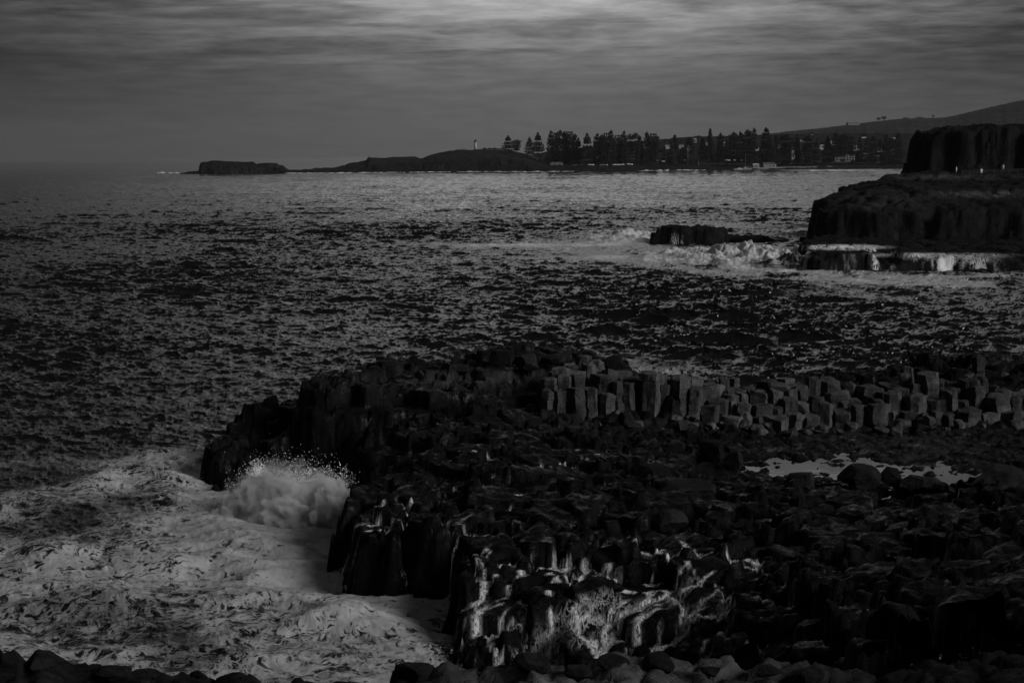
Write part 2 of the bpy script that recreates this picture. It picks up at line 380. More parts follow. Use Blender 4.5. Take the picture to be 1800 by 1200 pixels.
def seg_blob(x, y, pts, w):                   # soft band along a polyline
    d = np.full(x.shape, 1e9)
    for (ax, ay), (bx, by) in zip(pts[:-1], pts[1:]):
        ex, ey = bx-ax, by-ay; t = np.clip(((x-ax)*ex+(y-ay)*ey)/(ex*ex+ey*ey), 0, 1)
        d = np.minimum(d, np.hypot(x-ax-t*ex, y-ay-t*ey))
    return np.exp(-(d/w)**2)
cz = lambda L, z: [tuple(at_z(a, b, z)[:2]) for a, b in L]
chute = 1.3*seg_blob(SX, SY, cz([(1060, 1084), (1000, 1092), (955, 1102), (925, 1122), (890, 1150), (850, 1185)], 1.3), .62)
chute += .30*seg_blob(SX, SY, cz([(1230, 1078), (1110, 1090), (1040, 1108), (985, 1122), (940, 1150), (900, 1180)], 1.3), .55)
chute += .3*seg_blob(SX, SY, cz([(860, 1068), (810, 1095), (790, 1130), (770, 1165)], 1.3), .4)
chute += .25*seg_blob(SX, SY, cz([(1260, 1100), (1180, 1120), (1110, 1150), (1060, 1170)], 1.2), .4)
cm = np.clip(chute*1.25, 0, 1)*.9
H = H*(1-cm)+(zb(SX, SY)-.12+.10*fbm(SX*.9, SY*.9, 4, 77)+.06*(uid-.5))*cm
sdc = poly_sdf(coast, wx+.35*(vid-.5), wy+.35*(vid-.5))
k = sst(-.35, .9, sdc-.25+.3*(uid-.5))
low = -2.5
SH = low+(H-low)*k
dry = np.zeros_like(SX)
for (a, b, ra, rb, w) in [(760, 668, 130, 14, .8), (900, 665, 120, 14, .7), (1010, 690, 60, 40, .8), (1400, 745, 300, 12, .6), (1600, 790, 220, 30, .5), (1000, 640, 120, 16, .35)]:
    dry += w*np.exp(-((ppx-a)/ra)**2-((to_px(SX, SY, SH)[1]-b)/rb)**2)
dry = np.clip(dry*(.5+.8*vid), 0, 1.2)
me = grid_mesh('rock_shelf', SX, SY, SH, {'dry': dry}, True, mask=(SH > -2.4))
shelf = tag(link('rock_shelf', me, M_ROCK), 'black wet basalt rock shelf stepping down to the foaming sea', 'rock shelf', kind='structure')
def shelf_z(x, y):
    i = int(round((y-40)/GS)); j = int(round((x+22.5)/GS))
    i = max(0, min(SH.shape[0]-1, i)); j = max(0, min(SH.shape[1]-1, j)); return float(SH[i, j])

# water running down the shelf: drops traced down the slope of the rock
def trace(Hm, x0, y0, gs, src, n, steps, seed):
    r = np.random.RandomState(seed); acc = np.zeros_like(Hm)
    Hs = Hm.copy()
    for _ in range(2):
        Hs[1:-1, 1:-1] = (Hs[1:-1, 1:-1]*2+Hs[:-2, 1:-1]+Hs[2:, 1:-1]+Hs[1:-1, :-2]+Hs[1:-1, 2:])/6
    gy, gx = np.gradient(Hs, gs)
    P = []
    for (px, py, z, sx, sy, w) in src:
        m = int(n*w); c = at_z(px, py, z)
        P.append(np.stack([c.x+r.randn(m)*sx, c.y+r.randn(m)*sy], 1))
    P = np.concatenate(P); V = np.zeros_like(P); alive = np.ones(len(P), bool)
    for s in range(steps):
        j = ((P[:, 0]-x0)/gs); i = ((P[:, 1]-y0)/gs)
        ji = np.clip(j.round().astype(int), 1, Hm.shape[1]-2); ii = np.clip(i.round().astype(int), 1, Hm.shape[0]-2)
        alive &= Hm[ii, ji] > -.15
        np.add.at(acc, (ii[alive], ji[alive]), 1)
        g = np.stack([gx[ii, ji], gy[ii, ji]], 1)+np.array([.02, .06])*1.0
        V = V*.72-g*.28; l = np.linalg.norm(V, axis=1, keepdims=True)+1e-6
        P = P+np.where(alive[:, None], V/l*gs*.9+r.randn(*P.shape)*gs*.10, 0)
    return acc
src = [(1010, 990, 2.3, 1.6, .5, .5), (1060, 1000, 2.3, .8, .4, .5), (1250, 1050, 2.4, 1.2, .5, .9), (1300, 1085, 2.2, .8, .5, .7), (1150, 1040, 2.2, 1.5, .4, .8), (1000, 1060, 1.9, 1.6, .5, 1.2), (900, 1065, 1.7, 1.0, .5, .9), (820, 1070, 1.5, .6, .4, .7), (1150, 1075, 1.8, 1.6, .5, 1.3),
       (650, 905, 2.9, .7, .6, .7), (700, 880, 3.0, 1.0, .6, .35), (800, 960, 2.7, .9, .6, .8), (850, 950, 2.7, .6, .6, .3), (740, 1010, 2.6, 1.2, .6, .5), (1100, 1100, 1.5, 1.2, .5, 1.2), (1240, 1110, 1.5, 1.2, .5, 1.0),
       (800, 860, 3.2, 2.0, 1, .10), (900, 780, 4, 1.5, 1, .05), (1380, 1130, 2.5, .8, .5, .12), (1270, 1080, 2.3, 1.0, .5, .9), (1020, 1000, 2.2, .25, .2, .35), (1130, 1050, 2.1, .3, .2, .4), (1200, 1100, 1.6, .4, .3, .6), (1300, 1120, 2.3, .4, .3, .4), (900, 860, 3.4, 2.5, 1.0, .15), (1000, 800, 3.4, 2, .8, .10)]
src = [(q[0], q[1], q[2], q[3], q[4], q[5]*.45) for q in src]
rq = np.random.RandomState(77)
for _ in range(46):
    src.append((rq.uniform(850, 1340), rq.uniform(985, 1110), 2.1, .06, .05, .16))
for _ in range(14):
    src.append((rq.uniform(640, 860), rq.uniform(890, 980), 2.9, .06, .05, .12))
acc = trace(SH, -22.5, 40, GS, src, 700, 520, 5)
A = acc.copy()
A[1:-1, 1:-1] = (acc[1:-1, 1:-1]*2+acc[:-2, 1:-1]+acc[2:, 1:-1]+acc[1:-1, :-2]+acc[1:-1, 2:])/6
flow = .30*sst(1.2, 5.5, np.log1p(A))
thin = sst(2.8, 4.5, np.log1p(acc*.8+A*.2))
flow = np.clip(np.maximum(flow, chute*(1-.5*(vid > .7))*(.8+.35*fbm(SX*1.2, SY*1.2, 3, 71))), 0, 1.15)
FZ = SH+.05+.10*np.clip(flow, 0, 1)+.10*np.clip(chute, 0, 1)*fbm(SX*2, SY*2, 3, 40)
me = grid_mesh('white_water', SX, SY, FZ, {'flow': flow, 'thin': thin}, True, mask=((flow > .12) | (thin > .05)) & (SH > -.6))
tag(link('white_water', me, M_CASC), 'white water running down the black rocks in thin cascades', 'running water', kind='stuff')

# standing pools
pp = [at_z(*q, 1.79) for q in [(1290, 740), (1290, 800), (1300, 905), (1560, 890), (1770, 900), (1900, 880), (1900, 740)]]
bm = bmesh.new(); bm.faces.new([bm.verts.new(v) for v in pp]); me = bpy.data.meshes.new('rock_pool'); bm.to_mesh(me)
tag(link('rock_pool', me, M_POOL), 'still tide pool on the shelf reflecting the bright sky', 'rock pool', kind='structure')

# ------------------------------------------------------------------ sea
def ocean_tile(n, size, wl_peak, hs, wdir, seed, wl_min, wl_max, spread=4, kpow=3.75):
    r = np.random.RandomState(seed)
    k1 = np.fft.fftfreq(n, size/n)*2*math.pi
    KX, KY = np.meshgrid(k1, k1); K = np.hypot(KX, KY); K[0, 0] = 1e9
    kp = 2*math.pi/wl_peak
    S = np.exp(-1.25*(kp/K)**2)/K**kpow
    c = (KX*math.cos(wdir)+KY*math.sin(wdir))/K
    S = S*np.where(c > 0, np.abs(c)**spread, .08*np.abs(c)**spread)
    S[(2*math.pi/K < wl_min) | (2*math.pi/K > wl_max)] = 0
    a = np.sqrt(S)*(r.randn(n, n)+1j*r.randn(n, n)); a[0, 0] = 0
    h = np.fft.ifft2(a).real; f = hs/4/h.std()
    dx = np.fft.ifft2(-1j*KX/K*a).real; dy = np.fft.ifft2(-1j*KY/K*a).real
    return (h*f).astype(np.float32), (dx*f).astype(np.float32), (dy*f).astype(np.float32)
def samp(T, x, y, size):
    n = T.shape[0]; gx = (x/size*n); gy = (y/size*n)
    ix = np.floor(gx).astype(np.int64); iy = np.floor(gy).astype(np.int64); fx = gx-ix; fy = gy-iy
    a = ix % n; b = (ix+1) % n; c = iy % n; d = (iy+1) % n
    return (T[c, a]*(1-fx)+T[c, b]*fx)*(1-fy)+(T[d, a]*(1-fx)+T[d, b]*fx)*fy
D = [38.0]
while D[-1] < 16500:
    y = D[-1]
    D.append(y+max(.10, min(.16+(y-50)*.0017, .36) if y < 220 else (y*.00165 if y < 520 else (y*.0022 if y < 2600 else y*.010))))
D = np.array(D)
T = np.r_[np.linspace(-3, -.48, 60), np.linspace(-.47, .42, 1150), np.linspace(.44, 3, 50)]
TX, TY = np.meshgrid(T, D)
GX = TX*TY; GY = TY.copy()
ta = [a_+b_ for a_, b_ in zip(ocean_tile(1024, 163.0, 24, .55, math.radians(-106), 3, 6.0, 60, 7, 4.2), ocean_tile(1024, 163.0, 10.5, 1.0, math.radians(-97), 4, .40, 30, 5, 3.45))]
tb = ocean_tile(1024, 61.0, 1.7, .25, math.radians(-88), 9, .13, 4, 6, 3.0)
ang = .35; RX = GX*math.cos(ang)-GY*math.sin(ang); RY = GX*math.sin(ang)+GY*math.cos(ang)
near = 1-sst(400, 1300, GY); far = 1-.8*sst(900, 5000, GY)
gust = .8+.45*fbm(GX/70, GY/110, 3, 77)
ha = samp(ta[0], GX, GY, 163.0); dxa = samp(ta[1], GX, GY, 163.0); dya = samp(ta[2], GX, GY, 163.0)
hb = samp(tb[0], RX, RY, 61.0); dxb = samp(tb[1], RX, RY, 61.0); dyb = samp(tb[2], RX, RY, 61.0)
bpx, bpy_ = to_px(GX, GY, 0.0)
FB = [(700, 1080, 120, 60, .12), (600, 1010, 90, 30, .12), (430, 940, 140, 26, .22), (310, 810, 80, 18, .32), (250, 858, 60, 12, .2), (330, 882, 60, 16, .25), (360, 850, 40, 20, .25), (110, 815, 150, 14, .14),
      (1095, 418, 60, 9, 1.6), (1040, 427, 60, 5, .55), (930, 431, 110, 4, .6), (1160, 428, 40, 5, .5), (1300, 460, 125, 15, 1.6), (1230, 452, 60, 7, .5), (1110, 452, 150, 4, .8), (880, 431, 160, 3, .5), (1190, 448, 60, 6, .6), (1080, 457, 120, 4, .5), (1370, 478, 60, 5, .7), (1060, 440, 120, 6, .34),
      (1500, 490, 120, 7, .75), (1650, 500, 180, 9, .38), (1560, 518, 200, 10, .14), (1700, 486, 80, 4, .6), (1350, 398, 90, 4, .35), (1420, 412, 40, 5, .4), (1350, 418, 60, 5, .3),
      (1490, 299, 90, 2.0, .9), (1560, 303, 40, 2, .5), (1000, 640, 300, 20, .10), (1180, 655, 120, 12, .16), (900, 640, 60, 14, .14)]
foam = np.zeros_like(GX)
for (a, b, ra, rb, w) in FB: foam += w*np.exp(-((bpx-a)/ra)**2-((bpy_-b)/rb)**2)
shore = poly_sdf(coast, GX, GY)
foam += np.where((bpy_ > 820) & (GY < 130), .16*np.exp(-((shore+.8)/1.4)**2), .0)*(1-sst(20, 40, GX))
bay = sst(760, 860, bpy_)*(1-sst(640, 900, bpx))
patch = fbm(GX/9, GY/9, 4, 91)
foam = foam*np.where(GY > 150, np.clip(.75+1.1*fbm(GX/7, GY/16, 4, 123), .1, 1.6), .85+.5*patch)+bay*(.205+.13*patch+.07*sst(300, 600, bpx))*sst(745, 960, bpy_+.12*(bpx-200)+55*patch)
crest = sst(.45, 1.0, ha+.8*hb)*near
foam += crest*.16*gust*sst(-.2, .5, fbm(GX/18, GY/18, 2, 15)+.1)
wa = far*gust*(1-.62*sst(450, 1700, GY))*(1-.30*bay); wb = near*(1-.25*bay)*(1-.62*np.clip(foam*1.5, 0, 1)); wa = wa*(1-.3*np.clip(foam, 0, 1))
Z = ha*wa*1.0+hb*wb*1.0
def ridge_line(pts, w, h, asym=0):
    return h*seg_blob(GX, GY, cz(pts, 0), w)
Z += ridge_line([(250, 925), (330, 922), (430, 950), (500, 985)], 2.0, .6)
Z += ridge_line([(170, 850), (240, 840), (290, 850)], 1.8, .8)
Z += ridge_line([(110, 990), (200, 960), (250, 985)], 2.0, .7)
Z += ridge_line([(420, 1050), (520, 1060), (620, 1085)], 1.6, .45)
Z += ridge_line([(760, 640), (840, 628), (870, 640)], 2.5, 1.1)
Z += ridge_line([(-60, 900), (60, 885), (180, 905)], 1.6, .5)+ridge_line([(40, 1075), (150, 1060), (260, 1085)], 1.2, .45)+ridge_line([(300, 1000), (380, 985), (450, 1010)], 1.1, .45)+ridge_line([(560, 1100), (640, 1090), (700, 1105)], .9, .3)+ridge_line([(-20, 985), (30, 975), (80, 990)], 1.2, .5)
Z -= ridge_line([(470, 985), (560, 1010)], 2.0, .5)
for (a, b, ra, rb, h) in [(1095, 418, 55, 7, 1.8), (1300, 456, 115, 10, 2.1), (1345, 450, 60, 8, .7), (1190, 447, 50, 5, .8), (1380, 468, 60, 7, 1.4), (320, 885, 60, 14, .5), (310, 812, 60, 12, .6)]:
    Z += h*np.exp(-((bpx-a)/ra)**2-((bpy_-b)/rb)**2)*np.clip(.75+.8*fbm(GX/4, GY/7, 6, 55, .55), 0, 2)
Z += np.clip(foam, 0, 1)*near*.07*fbm(GX*1.6, GY*1.6, 3, 33)
PXx = GX-(dxa*wa*1.0+dxb*wb*1.25); PYy = GY-(dya*wa*1.0+dyb*wb*1.25)
me = grid_mesh('sea', PXx, PYy, Z, {'foam': np.minimum(np.clip(foam, 0, 1.4), np.where(GY < 130, .56, 1.4))}, True)
tag(link('sea', me, M_SEA), 'dark choppy ocean with lacy white foam near the rocks', 'sea', kind='structure')
# the rest of the sea, behind and beside the camera's own stretch
for nm, c in (('sea', [(-60000, -9000), (60000, -9000), (60000, 37.9), (-60000, 37.9)]),):
    bm = bmesh.new(); bm.faces.new([bm.verts.new((a, b, -.9)) for a, b in c]); m2 = bpy.data.meshes.new(nm); bm.to_mesh(m2)
    tag(link(nm, m2, M_SEA), 'open sea beyond the near shore', 'sea', kind='structure')
def sea_z(x, y):
    i = int(np.clip(np.searchsorted(D, y), 0, len(D)-1)); j = int(np.clip(np.searchsorted(T, x/max(y, 1)), 0, len(T)-1)); return float(Z[i, j])

# ------------------------------------------------------------------ mid-distance cliffs, ledge and reef
mx = np.arange(26, 230, .5); my = np.arange(222, 500, .5)
MX, MY = np.meshgrid(mx, my)
mwx = MX+2.2*fbm(MX/7, MY/7, 4, 61); mwy = MY+2.2*fbm(MX/7+5, MY/7, 4, 62)
q1, qe, qx, qy, qid = voronoi(mwx, mwy, 3.2, 71, .9)
polyL = [(63, 314), (61.5, 304), (64, 291), (72, 288), (88, 287), (105, 284), (130, 281), (240, 278), (240, 520), (165, 520), (122, 430), (92, 392), (80, 365), (70, 335)]
polyU = [(108, 404), (107, 396), (111, 385), (128, 380), (150, 376), (180, 374), (240, 370), (240, 520), (156, 520), (125, 440)]
polyK = [(48.5, 240), (52, 237), (60, 240), (66, 238), (74, 235), (83, 233), (92, 231), (96, 235), (240, 236), (240, 300), (66, 300), (60, 288), (54, 268)]
polyB = [(84.5, 231), (88, 226), (110, 222), (240, 222), (240, 238), (90, 238)]
polyR = [(31, 316), (35, 311.5), (42, 312), (49, 314), (50.5, 321), (44, 327), (35, 325)]
polyW = [(48, 318), (60, 312), (62, 340), (50, 336), (44, 326)]
polyV = [(35, 262), (50, 250), (58, 262), (60, 290), (40, 280)]
MH = np.full(MX.shape, -3.0)
def raise_to(poly, top, w, off=0, top_ledges=False):
    global MH
    s = poly_sdf(poly, mwx+.9*(qid-.5), mwy+.9*(qid-.5))+off
    kk = sst(0, w, s); st = np.clip(kk+.10*fbm(MX/6, MY/6, 3, 17), 0, 1)*3; kk = np.where(kk < .999, kk*.25+.75*(np.floor(st)+sst(.15, .6, st-np.floor(st)))/3, kk) if top_ledges else kk; MH = np.maximum(MH, -3+(top+3)*kk)
def capz(s, a): return np.clip(s/a, 0, 1)
raise_to(polyV, .25+.5*(qid-.5), 6)
raise_to(polyW, .7+.8*(qid-.5), 3)
raise_to(polyR, 3.5+.5*(qid-.5)-.03*(MX-40), 1.6)
sK = poly_sdf(polyK, mwx, mwy)
raise_to(polyK, 2.9-1.9*sst(60.5, 63, MX)*(1-sst(64.5, 67, MX))*(1-sst(240, 252, MY))-.7*sst(66, 74, MX)+.9*(qid-.5)+.35*fbm(MX/3, MY/3, 4, 3)-.5*(1-sst(0, 5, sK)), 1.2+3.4*sst(62, 66, MX))
raise_to(polyB, 2.6+.6*(qid-.5)-.4*sst(232, 236, MY), 2.0)
sL = poly_sdf(polyL, mwx, mwy)
rise = .035*np.clip(MY-300, 0, 90)
edge = -3.6*(1-sst(0, 22, sL))
raise_to(polyL, 11.2+edge+rise+.9*(qid-.5)+.8*fbm(MX/9, MY/9, 4, 14)+1.3*np.exp(-((MX-72)/4)**2-((MY-318)/7)**2), 5.5, 0, True)
sU = poly_sdf(polyU, mwx, mwy)
raise_to(polyU, 25.0+.9*fbm(MX/6, MY/6, 3, 34)+.8*(qid-.5)-1.2*(1-sst(0, 8, sU))+1.5*sst(115, 135, MX), 9.0, 2.0, True)
MH += .30*fbm(MX/1.6, MY/1.6, 3, 88)-.3*(1-sst(0, .5, qe))
mpx, mpy = to_px(MX, MY, MH)
mdry = 1.5*np.exp(-((mpx-1730)/90)**2-((mpy-341)/5)**2)*(.4+qid)+.9*np.exp(-((mpx-1660)/120)**2-((mpy-311)/4)**2)+.35*np.exp(-((mpx-1560)/90)**2-((mpy-352)/16)**2)
me = grid_mesh('headland', MX, MY, MH, {'dry': np.clip(mdry, 0, 1.6)}, True, mask=(MH > -2.8))
tag(link('headland', me, M_CLIFF), 'black two-tiered cliff headland with a flat wave-washed ledge at its foot', 'cliff', kind='structure')
def mid_z(x, y):
    i = max(0, min(MH.shape[0]-1, int(round((y-222)/.5)))); j = max(0, min(MH.shape[1]-1, int(round((x-26)/.5)))); return float(MH[i, j])
# water thrown over the ledge and running off it
msrc = []
aM = np.zeros(MH.shape)
drop = sst(.4, 2.0, -np.gradient(MH, .5)[0]*-1)
edgeK = np.exp(-((sK-1.2*sst(62, 66, MX))/(1.5+1.6*sst(62, 66, MX)))**2)
cur = np.exp(-((mpx-1660)/66)**2)*1.6+np.exp(-((mpx-1725)/28)**2)*1.1+np.exp(-((mpx-1418)/20)**2)*.9+.22*sst(1400, 1420, mpx)+.5*np.exp(-((mpx-1525)/14)**2)
strk = .5+1.2*fbm(MX*.55, MY*.12, 4, 19)
fl = edgeK*cur*np.clip(strk, 0, 1.3)*(MY < 250)
top = np.exp(-((mpx-1480)/75)**2)*np.exp(-((mpy-436)/4.5)**2)*.85+np.exp(-((mpx-1640)/150)**2)*np.exp(-((mpy-450)/5)**2)*.5+np.exp(-((mpx-1700)/60)**2)*np.exp(-((mpy-460)/6)**2)*.5
top += .55*np.exp(-((mpx-1190)/12)**2-((mpy-425)/14)**2)+.8*np.exp(-((mpx-1230)/150)**2-((mpy-455)/9)**2)
fl = np.clip(np.maximum(fl, top*(MH < 6)), 0, 1.15)
me = grid_mesh('white_water', MX, MY, MH+.10+.18*np.clip(fl, 0, 1), {'flow': fl}, True, mask=(fl > .1) & (MH > -1.5) & (MH < 6))
tag(link('white_water', me, M_FALL), 'white water spilling over the low ledge under the cliff', 'running water', kind='stuff')

# ------------------------------------------------------------------ the near rim of rock under the camera
nx_ = np.arange(-22, 24, .09); ny_ = np.arange(-6, 34, .09)
NX, NY = np.meshgrid(nx_, ny_)
nwx = NX+.2*fbm(NX, NY, 3, 41); nwy = NY+.2*fbm(NX+7, NY, 3, 42)
h1, he, hx, hy, hid = voronoi(nwx, nwy, .95, 43, .9)
j1, je, jx, jy, jid = voronoi(nwx, nwy, .38, 53, .9)
rim = [(-400, 1150), (0, 1152), (30, 1150), (50, 1164), (64, 1152), (92, 1160), (125, 1181), (170, 1175), (235, 1172), (300, 1181), (380, 1186), (420, 1187), (452, 1200), (490, 1215), (520, 1197), (560, 1215), (685, 1215), (693, 1173), (745, 1172), (760, 1168), (792, 1166), (806, 1182), (850, 1180), (888, 1183), (912, 1163), (932, 1156), (955, 1163), (970, 1176), (1005, 1174), (1043, 1168), (1077, 1155), (1160, 1155), (1195, 1170), (1215, 1176), (1262, 1172), (1318, 1174), (1352, 1171), (1380, 1185), (1420, 1175), (1450, 1181), (1480, 1190), (1560, 1180), (1700, 1165), (1900, 1150), (2300, 1120)]
RD = 29.0
rp = [at_y(a, b, RD) for a, b in rim]
tanv = NX/np.maximum(NY, 1)
rt_ = np.array([v.x/RD for v in rp]); rz_ = np.array([v.z for v in rp])
zr = np.interp(NX/RD if False else tanv, rt_, rz_)
ground = 18.2+(zr+.0-18.2)*np.clip(NY/RD, 0, 1.0)
body = sst(14, 27.5, NY)
NHt = np.minimum(ground, 17.9)*(1-body)+body*(zr+.02)
NHt = NHt+(.30*(hid-.5)+.10*(jid-.5)-.22*(1-sst(0, .16, he))-.07*(1-sst(0, .08, je))-.10*(h1/.6)**2+.05*fbm(NX*2, NY*2, 3, 6))*sst(20, 26, NY)*(.7)
ndrop = sst(RD+.25+.5*(hid-.5), RD+2.4, NY+.25*fbm(NX, NY, 2, 12))
NH = NHt*(1-ndrop)+(-2)*ndrop
np_x, np_y = to_px(NX, NY, NH)
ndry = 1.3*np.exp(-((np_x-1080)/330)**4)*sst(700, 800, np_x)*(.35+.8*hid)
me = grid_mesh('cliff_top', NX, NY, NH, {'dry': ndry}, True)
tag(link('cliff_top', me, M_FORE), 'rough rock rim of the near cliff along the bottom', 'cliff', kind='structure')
def near_z(x, y):
    i = max(0, min(NH.shape[0]-1, int(round((y+6)/.09)))); j = max(0, min(NH.shape[1]-1, int(round((x+22)/.09)))); return float(NH[i, j])

# ------------------------------------------------------------------ far land: peninsula, town slope, hills
def land(name, prof, y0, y1, ypk, base_z, mat, seed, rough=1.0, cliff=.12, label=None, attrs=None, rows=40, dpx=2.0, wob=1.0):
    """ridge seen through prof=[(px,py)], standing between forward distances y0 (shore) and y1, highest at ypk"""
    px = np.arange(prof[0][0], prof[-1][0]+.1, dpx); py = np.interp(px, [p[0] for p in prof], [p[1] for p in prof])
    if callable(y0): Y0 = np.array([y0(a) for a in px])
    else: Y0 = np.full(px.shape, float(y0))
    dep = y1; pk = ypk
    rws = np.r_[np.linspace(0, cliff, 10), np.linspace(cliff, 1, rows)[1:]]
    X = []; Yg = []; Zg = []
    for t in rws:
        yy = Y0+dep*t
        d = [ray(a, b) for a, b in zip(px, py)]
        xx = np.array([v.x/v.y for v in d])*yy
        zpk = np.array([CAM_Z+v.z/v.y*(y_+dep*pk) for v, y_ in zip(d, Y0)])
        s_ = (.62*sst(0, cliff, np.array(t))+.38*sst(cliff*.5, pk, np.array(t))) if t <= pk else 1-sst(pk, 1.05, np.array(t))
        zz = base_z+(zpk-base_z)*s_
        n = fbm(xx/18+yy/300, yy/18, 4, seed)
        zz = zz+n*rough*(sst(0, .05, np.array(t)))*np.where(zpk > base_z+3, 1, .3)*(.9 if t < pk*.98 else .25)
        X.append(xx+wob*fbm(xx/25, yy/25, 2, seed+1)*2); Yg.append(yy+wob*4*fbm(xx/14, yy/30+t*3, 3, seed+2)); Zg.append(zz)
    X = np.array(X); Yg = np.array(Yg); Zg = np.array(Zg)
    me = grid_mesh(name, X, Yg, Zg, None, True)
    return tag(link(name, me, mat), label, name.replace('_', ' ') if name != 'island' else 'island', kind='structure')
land('island', [(312, 309), (316, 305), (330, 301.5), (350, 300.5), (352.5, 288), (356, 285), (366, 284), (372, 282), (400, 283.5), (430, 285), (440, 284.5), (447, 284), (452, 288.5), (458, 287), (470, 287), (487, 287), (491, 291), (497, 290), (507, 298), (530, 299), (536, 304)],
     1735, 120, .35, -2, M_LAND, 201, .8, .12, 'low dark rock island off the tip of the far peninsula')
sh = lambda a: at_z(a, 305.5-(a-320)*.0064, 0).y
land('peninsula', [(500, 303), (533, 298.5), (560, 296.5), (585, 295), (608, 290.5), (613, 287), (620, 286), (640, 284), (645, 283), (647, 277), (680, 278), (703, 276), (730, 275.5), (740, 278.5), (755, 274), (770, 269), (787, 266.5), (810, 264.5), (833, 263.5), (850, 263.5), (900, 265), (925, 271), (950, 281), (1000, 285.5), (1200, 287.5), (1262, 291), (1310, 294), (1360, 292), (1500, 290.5), (1700, 289)],
     sh, 420, .55, -2, M_LAND, 211, 1.7, .10, 'long low dark headland carrying the lighthouse, foam along its foot')
land('town_slope', [(860, 282), (930, 275), (960, 268), (1000, 262), (1060, 256), (1120, 251), (1165, 246), (1184, 243), (1215, 241), (1260, 240), (1300, 239), (1350, 238), (1400, 237), (1450, 235), (1500, 235), (1560, 236), (1640, 236), (1900, 240)],
     2150, 700, .6, 2, M_LAND, 221, 3.0, .5, 'dark built-up slope behind the harbour pines', wob=3)
land('hills', [(1250, 258), (1320, 240), (1354, 234.5), (1393, 229.5), (1440, 225), (1487, 219), (1536, 213), (1578, 208.5), (1620, 206.5), (1659, 206), (1687, 200), (1720, 192), (1745, 186), (1764, 182), (1790, 176), (1850, 168), (2000, 158), (2300, 150)],
     3600, 2200, .6, 5, M_HILL, 231, 6.0, .7, 'bare grey hill range rising inland toward the upper corner', dpx=4)
land('beach', [(1290, 296.2), (1330, 294.6), (1380, 293.2), (1450, 292), (1520, 291), (1600, 290), (1800, 288)],
     lambda a: at_z(a, 299-(a-1300)*.018, 0).y, 60, .7, -.6, M_SAND, 241, .05, .5, 'pale strip of sand at the head of the bay', wob=.2)
# breaking foam lines along the far shore: low ridges of white water
def foam_line(pts, h, seed, label):
    X = []; Yg = []; Zg = []; F = []
    px = np.arange(pts[0][0], pts[-1][0], .8); py = np.interp(px, [p[0] for p in pts], [p[1] for p in pts])
    base = [at_z(a, b, 0) for a, b in zip(px, py)]
    bx = np.array([v.x for v in base]); by = np.array([v.y for v in base])
    for t in np.linspace(-1, 1, 9):
        n = fbm(bx/9, bx*0+t+seed, 4, seed)
        hh = np.clip(.4+1.1*n, 0, 2)*h*(1-abs(t))
        X.append(bx); Yg.append(by+t*9); Zg.append(hh-.05); F.append(np.clip(.35+1.0*n+.5*(1-abs(t)), 0, 1.2))
    me = grid_mesh('surf_line', np.array(X), np.array(Yg), np.array(Zg), {'flow': np.array(F)}, True)
    return tag(link('surf_line', me, M_CASC), label, 'surf', kind='stuff')
foam_line([(278, 304.5), (345, 305.5), (420, 304.5), (470, 304), (505, 304.5)], 1.9, 301, 'white surf breaking along the foot of the far island')
foam_line([(500, 304.5), (600, 304.3), (700, 303.3), (770, 302.8), (830, 302.3), (950, 302.0), (1010, 301.5)], .9, 302, 'thin white surf along the lighthouse headland')
foam_line([(1120, 300.6), (1160, 300), (1180, 299.6), (1240, 299.4)], 1.2, 303, 'thin white surf below the harbour pines')
foam_line([(1420, 300.5), (1500, 300.3), (1575, 302)], 1.0, 304, 'pale surf rolling in to the beach')

# ------------------------------------------------------------------ small mesh builders
def box(bm, x0, x1, y0, y1, z0, z1):
    v = [bm.verts.new(p) for p in [(x0, y0, z0), (x1, y0, z0), (x1, y1, z0), (x0, y1, z0), (x0, y0, z1), (x1, y0, z1), (x1, y1, z1), (x0, y1, z1)]]
    for f in [(0, 3, 2, 1), (4, 5, 6, 7), (0, 1, 5, 4), (1, 2, 6, 5), (2, 3, 7, 6), (3, 0, 4, 7)]: bm.faces.new([v[i] for i in f])
def tube(bm, a, b, r0, r1, n=8):
    a = Vector(a); b = Vector(b); d = (b-a).normalized(); s = d.orthogonal().normalized(); t = d.cross(s)
    A = [bm.verts.new(a+(s*math.cos(2*math.pi*i/n)+t*math.sin(2*math.pi*i/n))*r0) for i in range(n)]
    B = [bm.verts.new(b+(s*math.cos(2*math.pi*i/n)+t*math.sin(2*math.pi*i/n))*r1) for i in range(n)]
    for i in range(n): bm.faces.new([A[i], A[(i+1) % n], B[(i+1) % n], B[i]])
    bm.faces.new(A[::-1]); bm.faces.new(B)
def part(name, fn, mat, parent=None, smooth=False, loc=None):
    bm = bmesh.new(); fn(bm); bmesh.ops.recalc_face_normals(bm, faces=bm.faces)
    me = bpy.data.meshes.new(name); bm.to_mesh(me); bm.free()
    if smooth: me.polygons.foreach_set('use_smooth', [True]*len(me.polygons))
    o = link(name, me, mat, parent)
    if loc is not None: o.location = loc
    return o
def root(name, loc, rz=0, sc=1.0):
    e = bpy.data.objects.new(name, None); COL.objects.link(e); e.location = loc; e.rotation_euler = (0, 0, rz); e.scale = (sc, sc, sc) if not isinstance(sc, tuple) else sc
    return e
def copy_tree(o, parent=None):
    c = o.copy(); COL.objects.link(c); c.parent = parent
    for ch in [x for x in bpy.data.objects if x.parent == o]: copy_tree(ch, c)
    return c
ORD = ['first', 'second', 'third', 'fourth', 'fifth', 'sixth', 'seventh', 'eighth', 'ninth', 'tenth', 'eleventh', 'twelfth', 'thirteenth', 'fourteenth', 'fifteenth', 'sixteenth', 'seventeenth', 'eighteenth', 'nineteenth', 'twentieth']
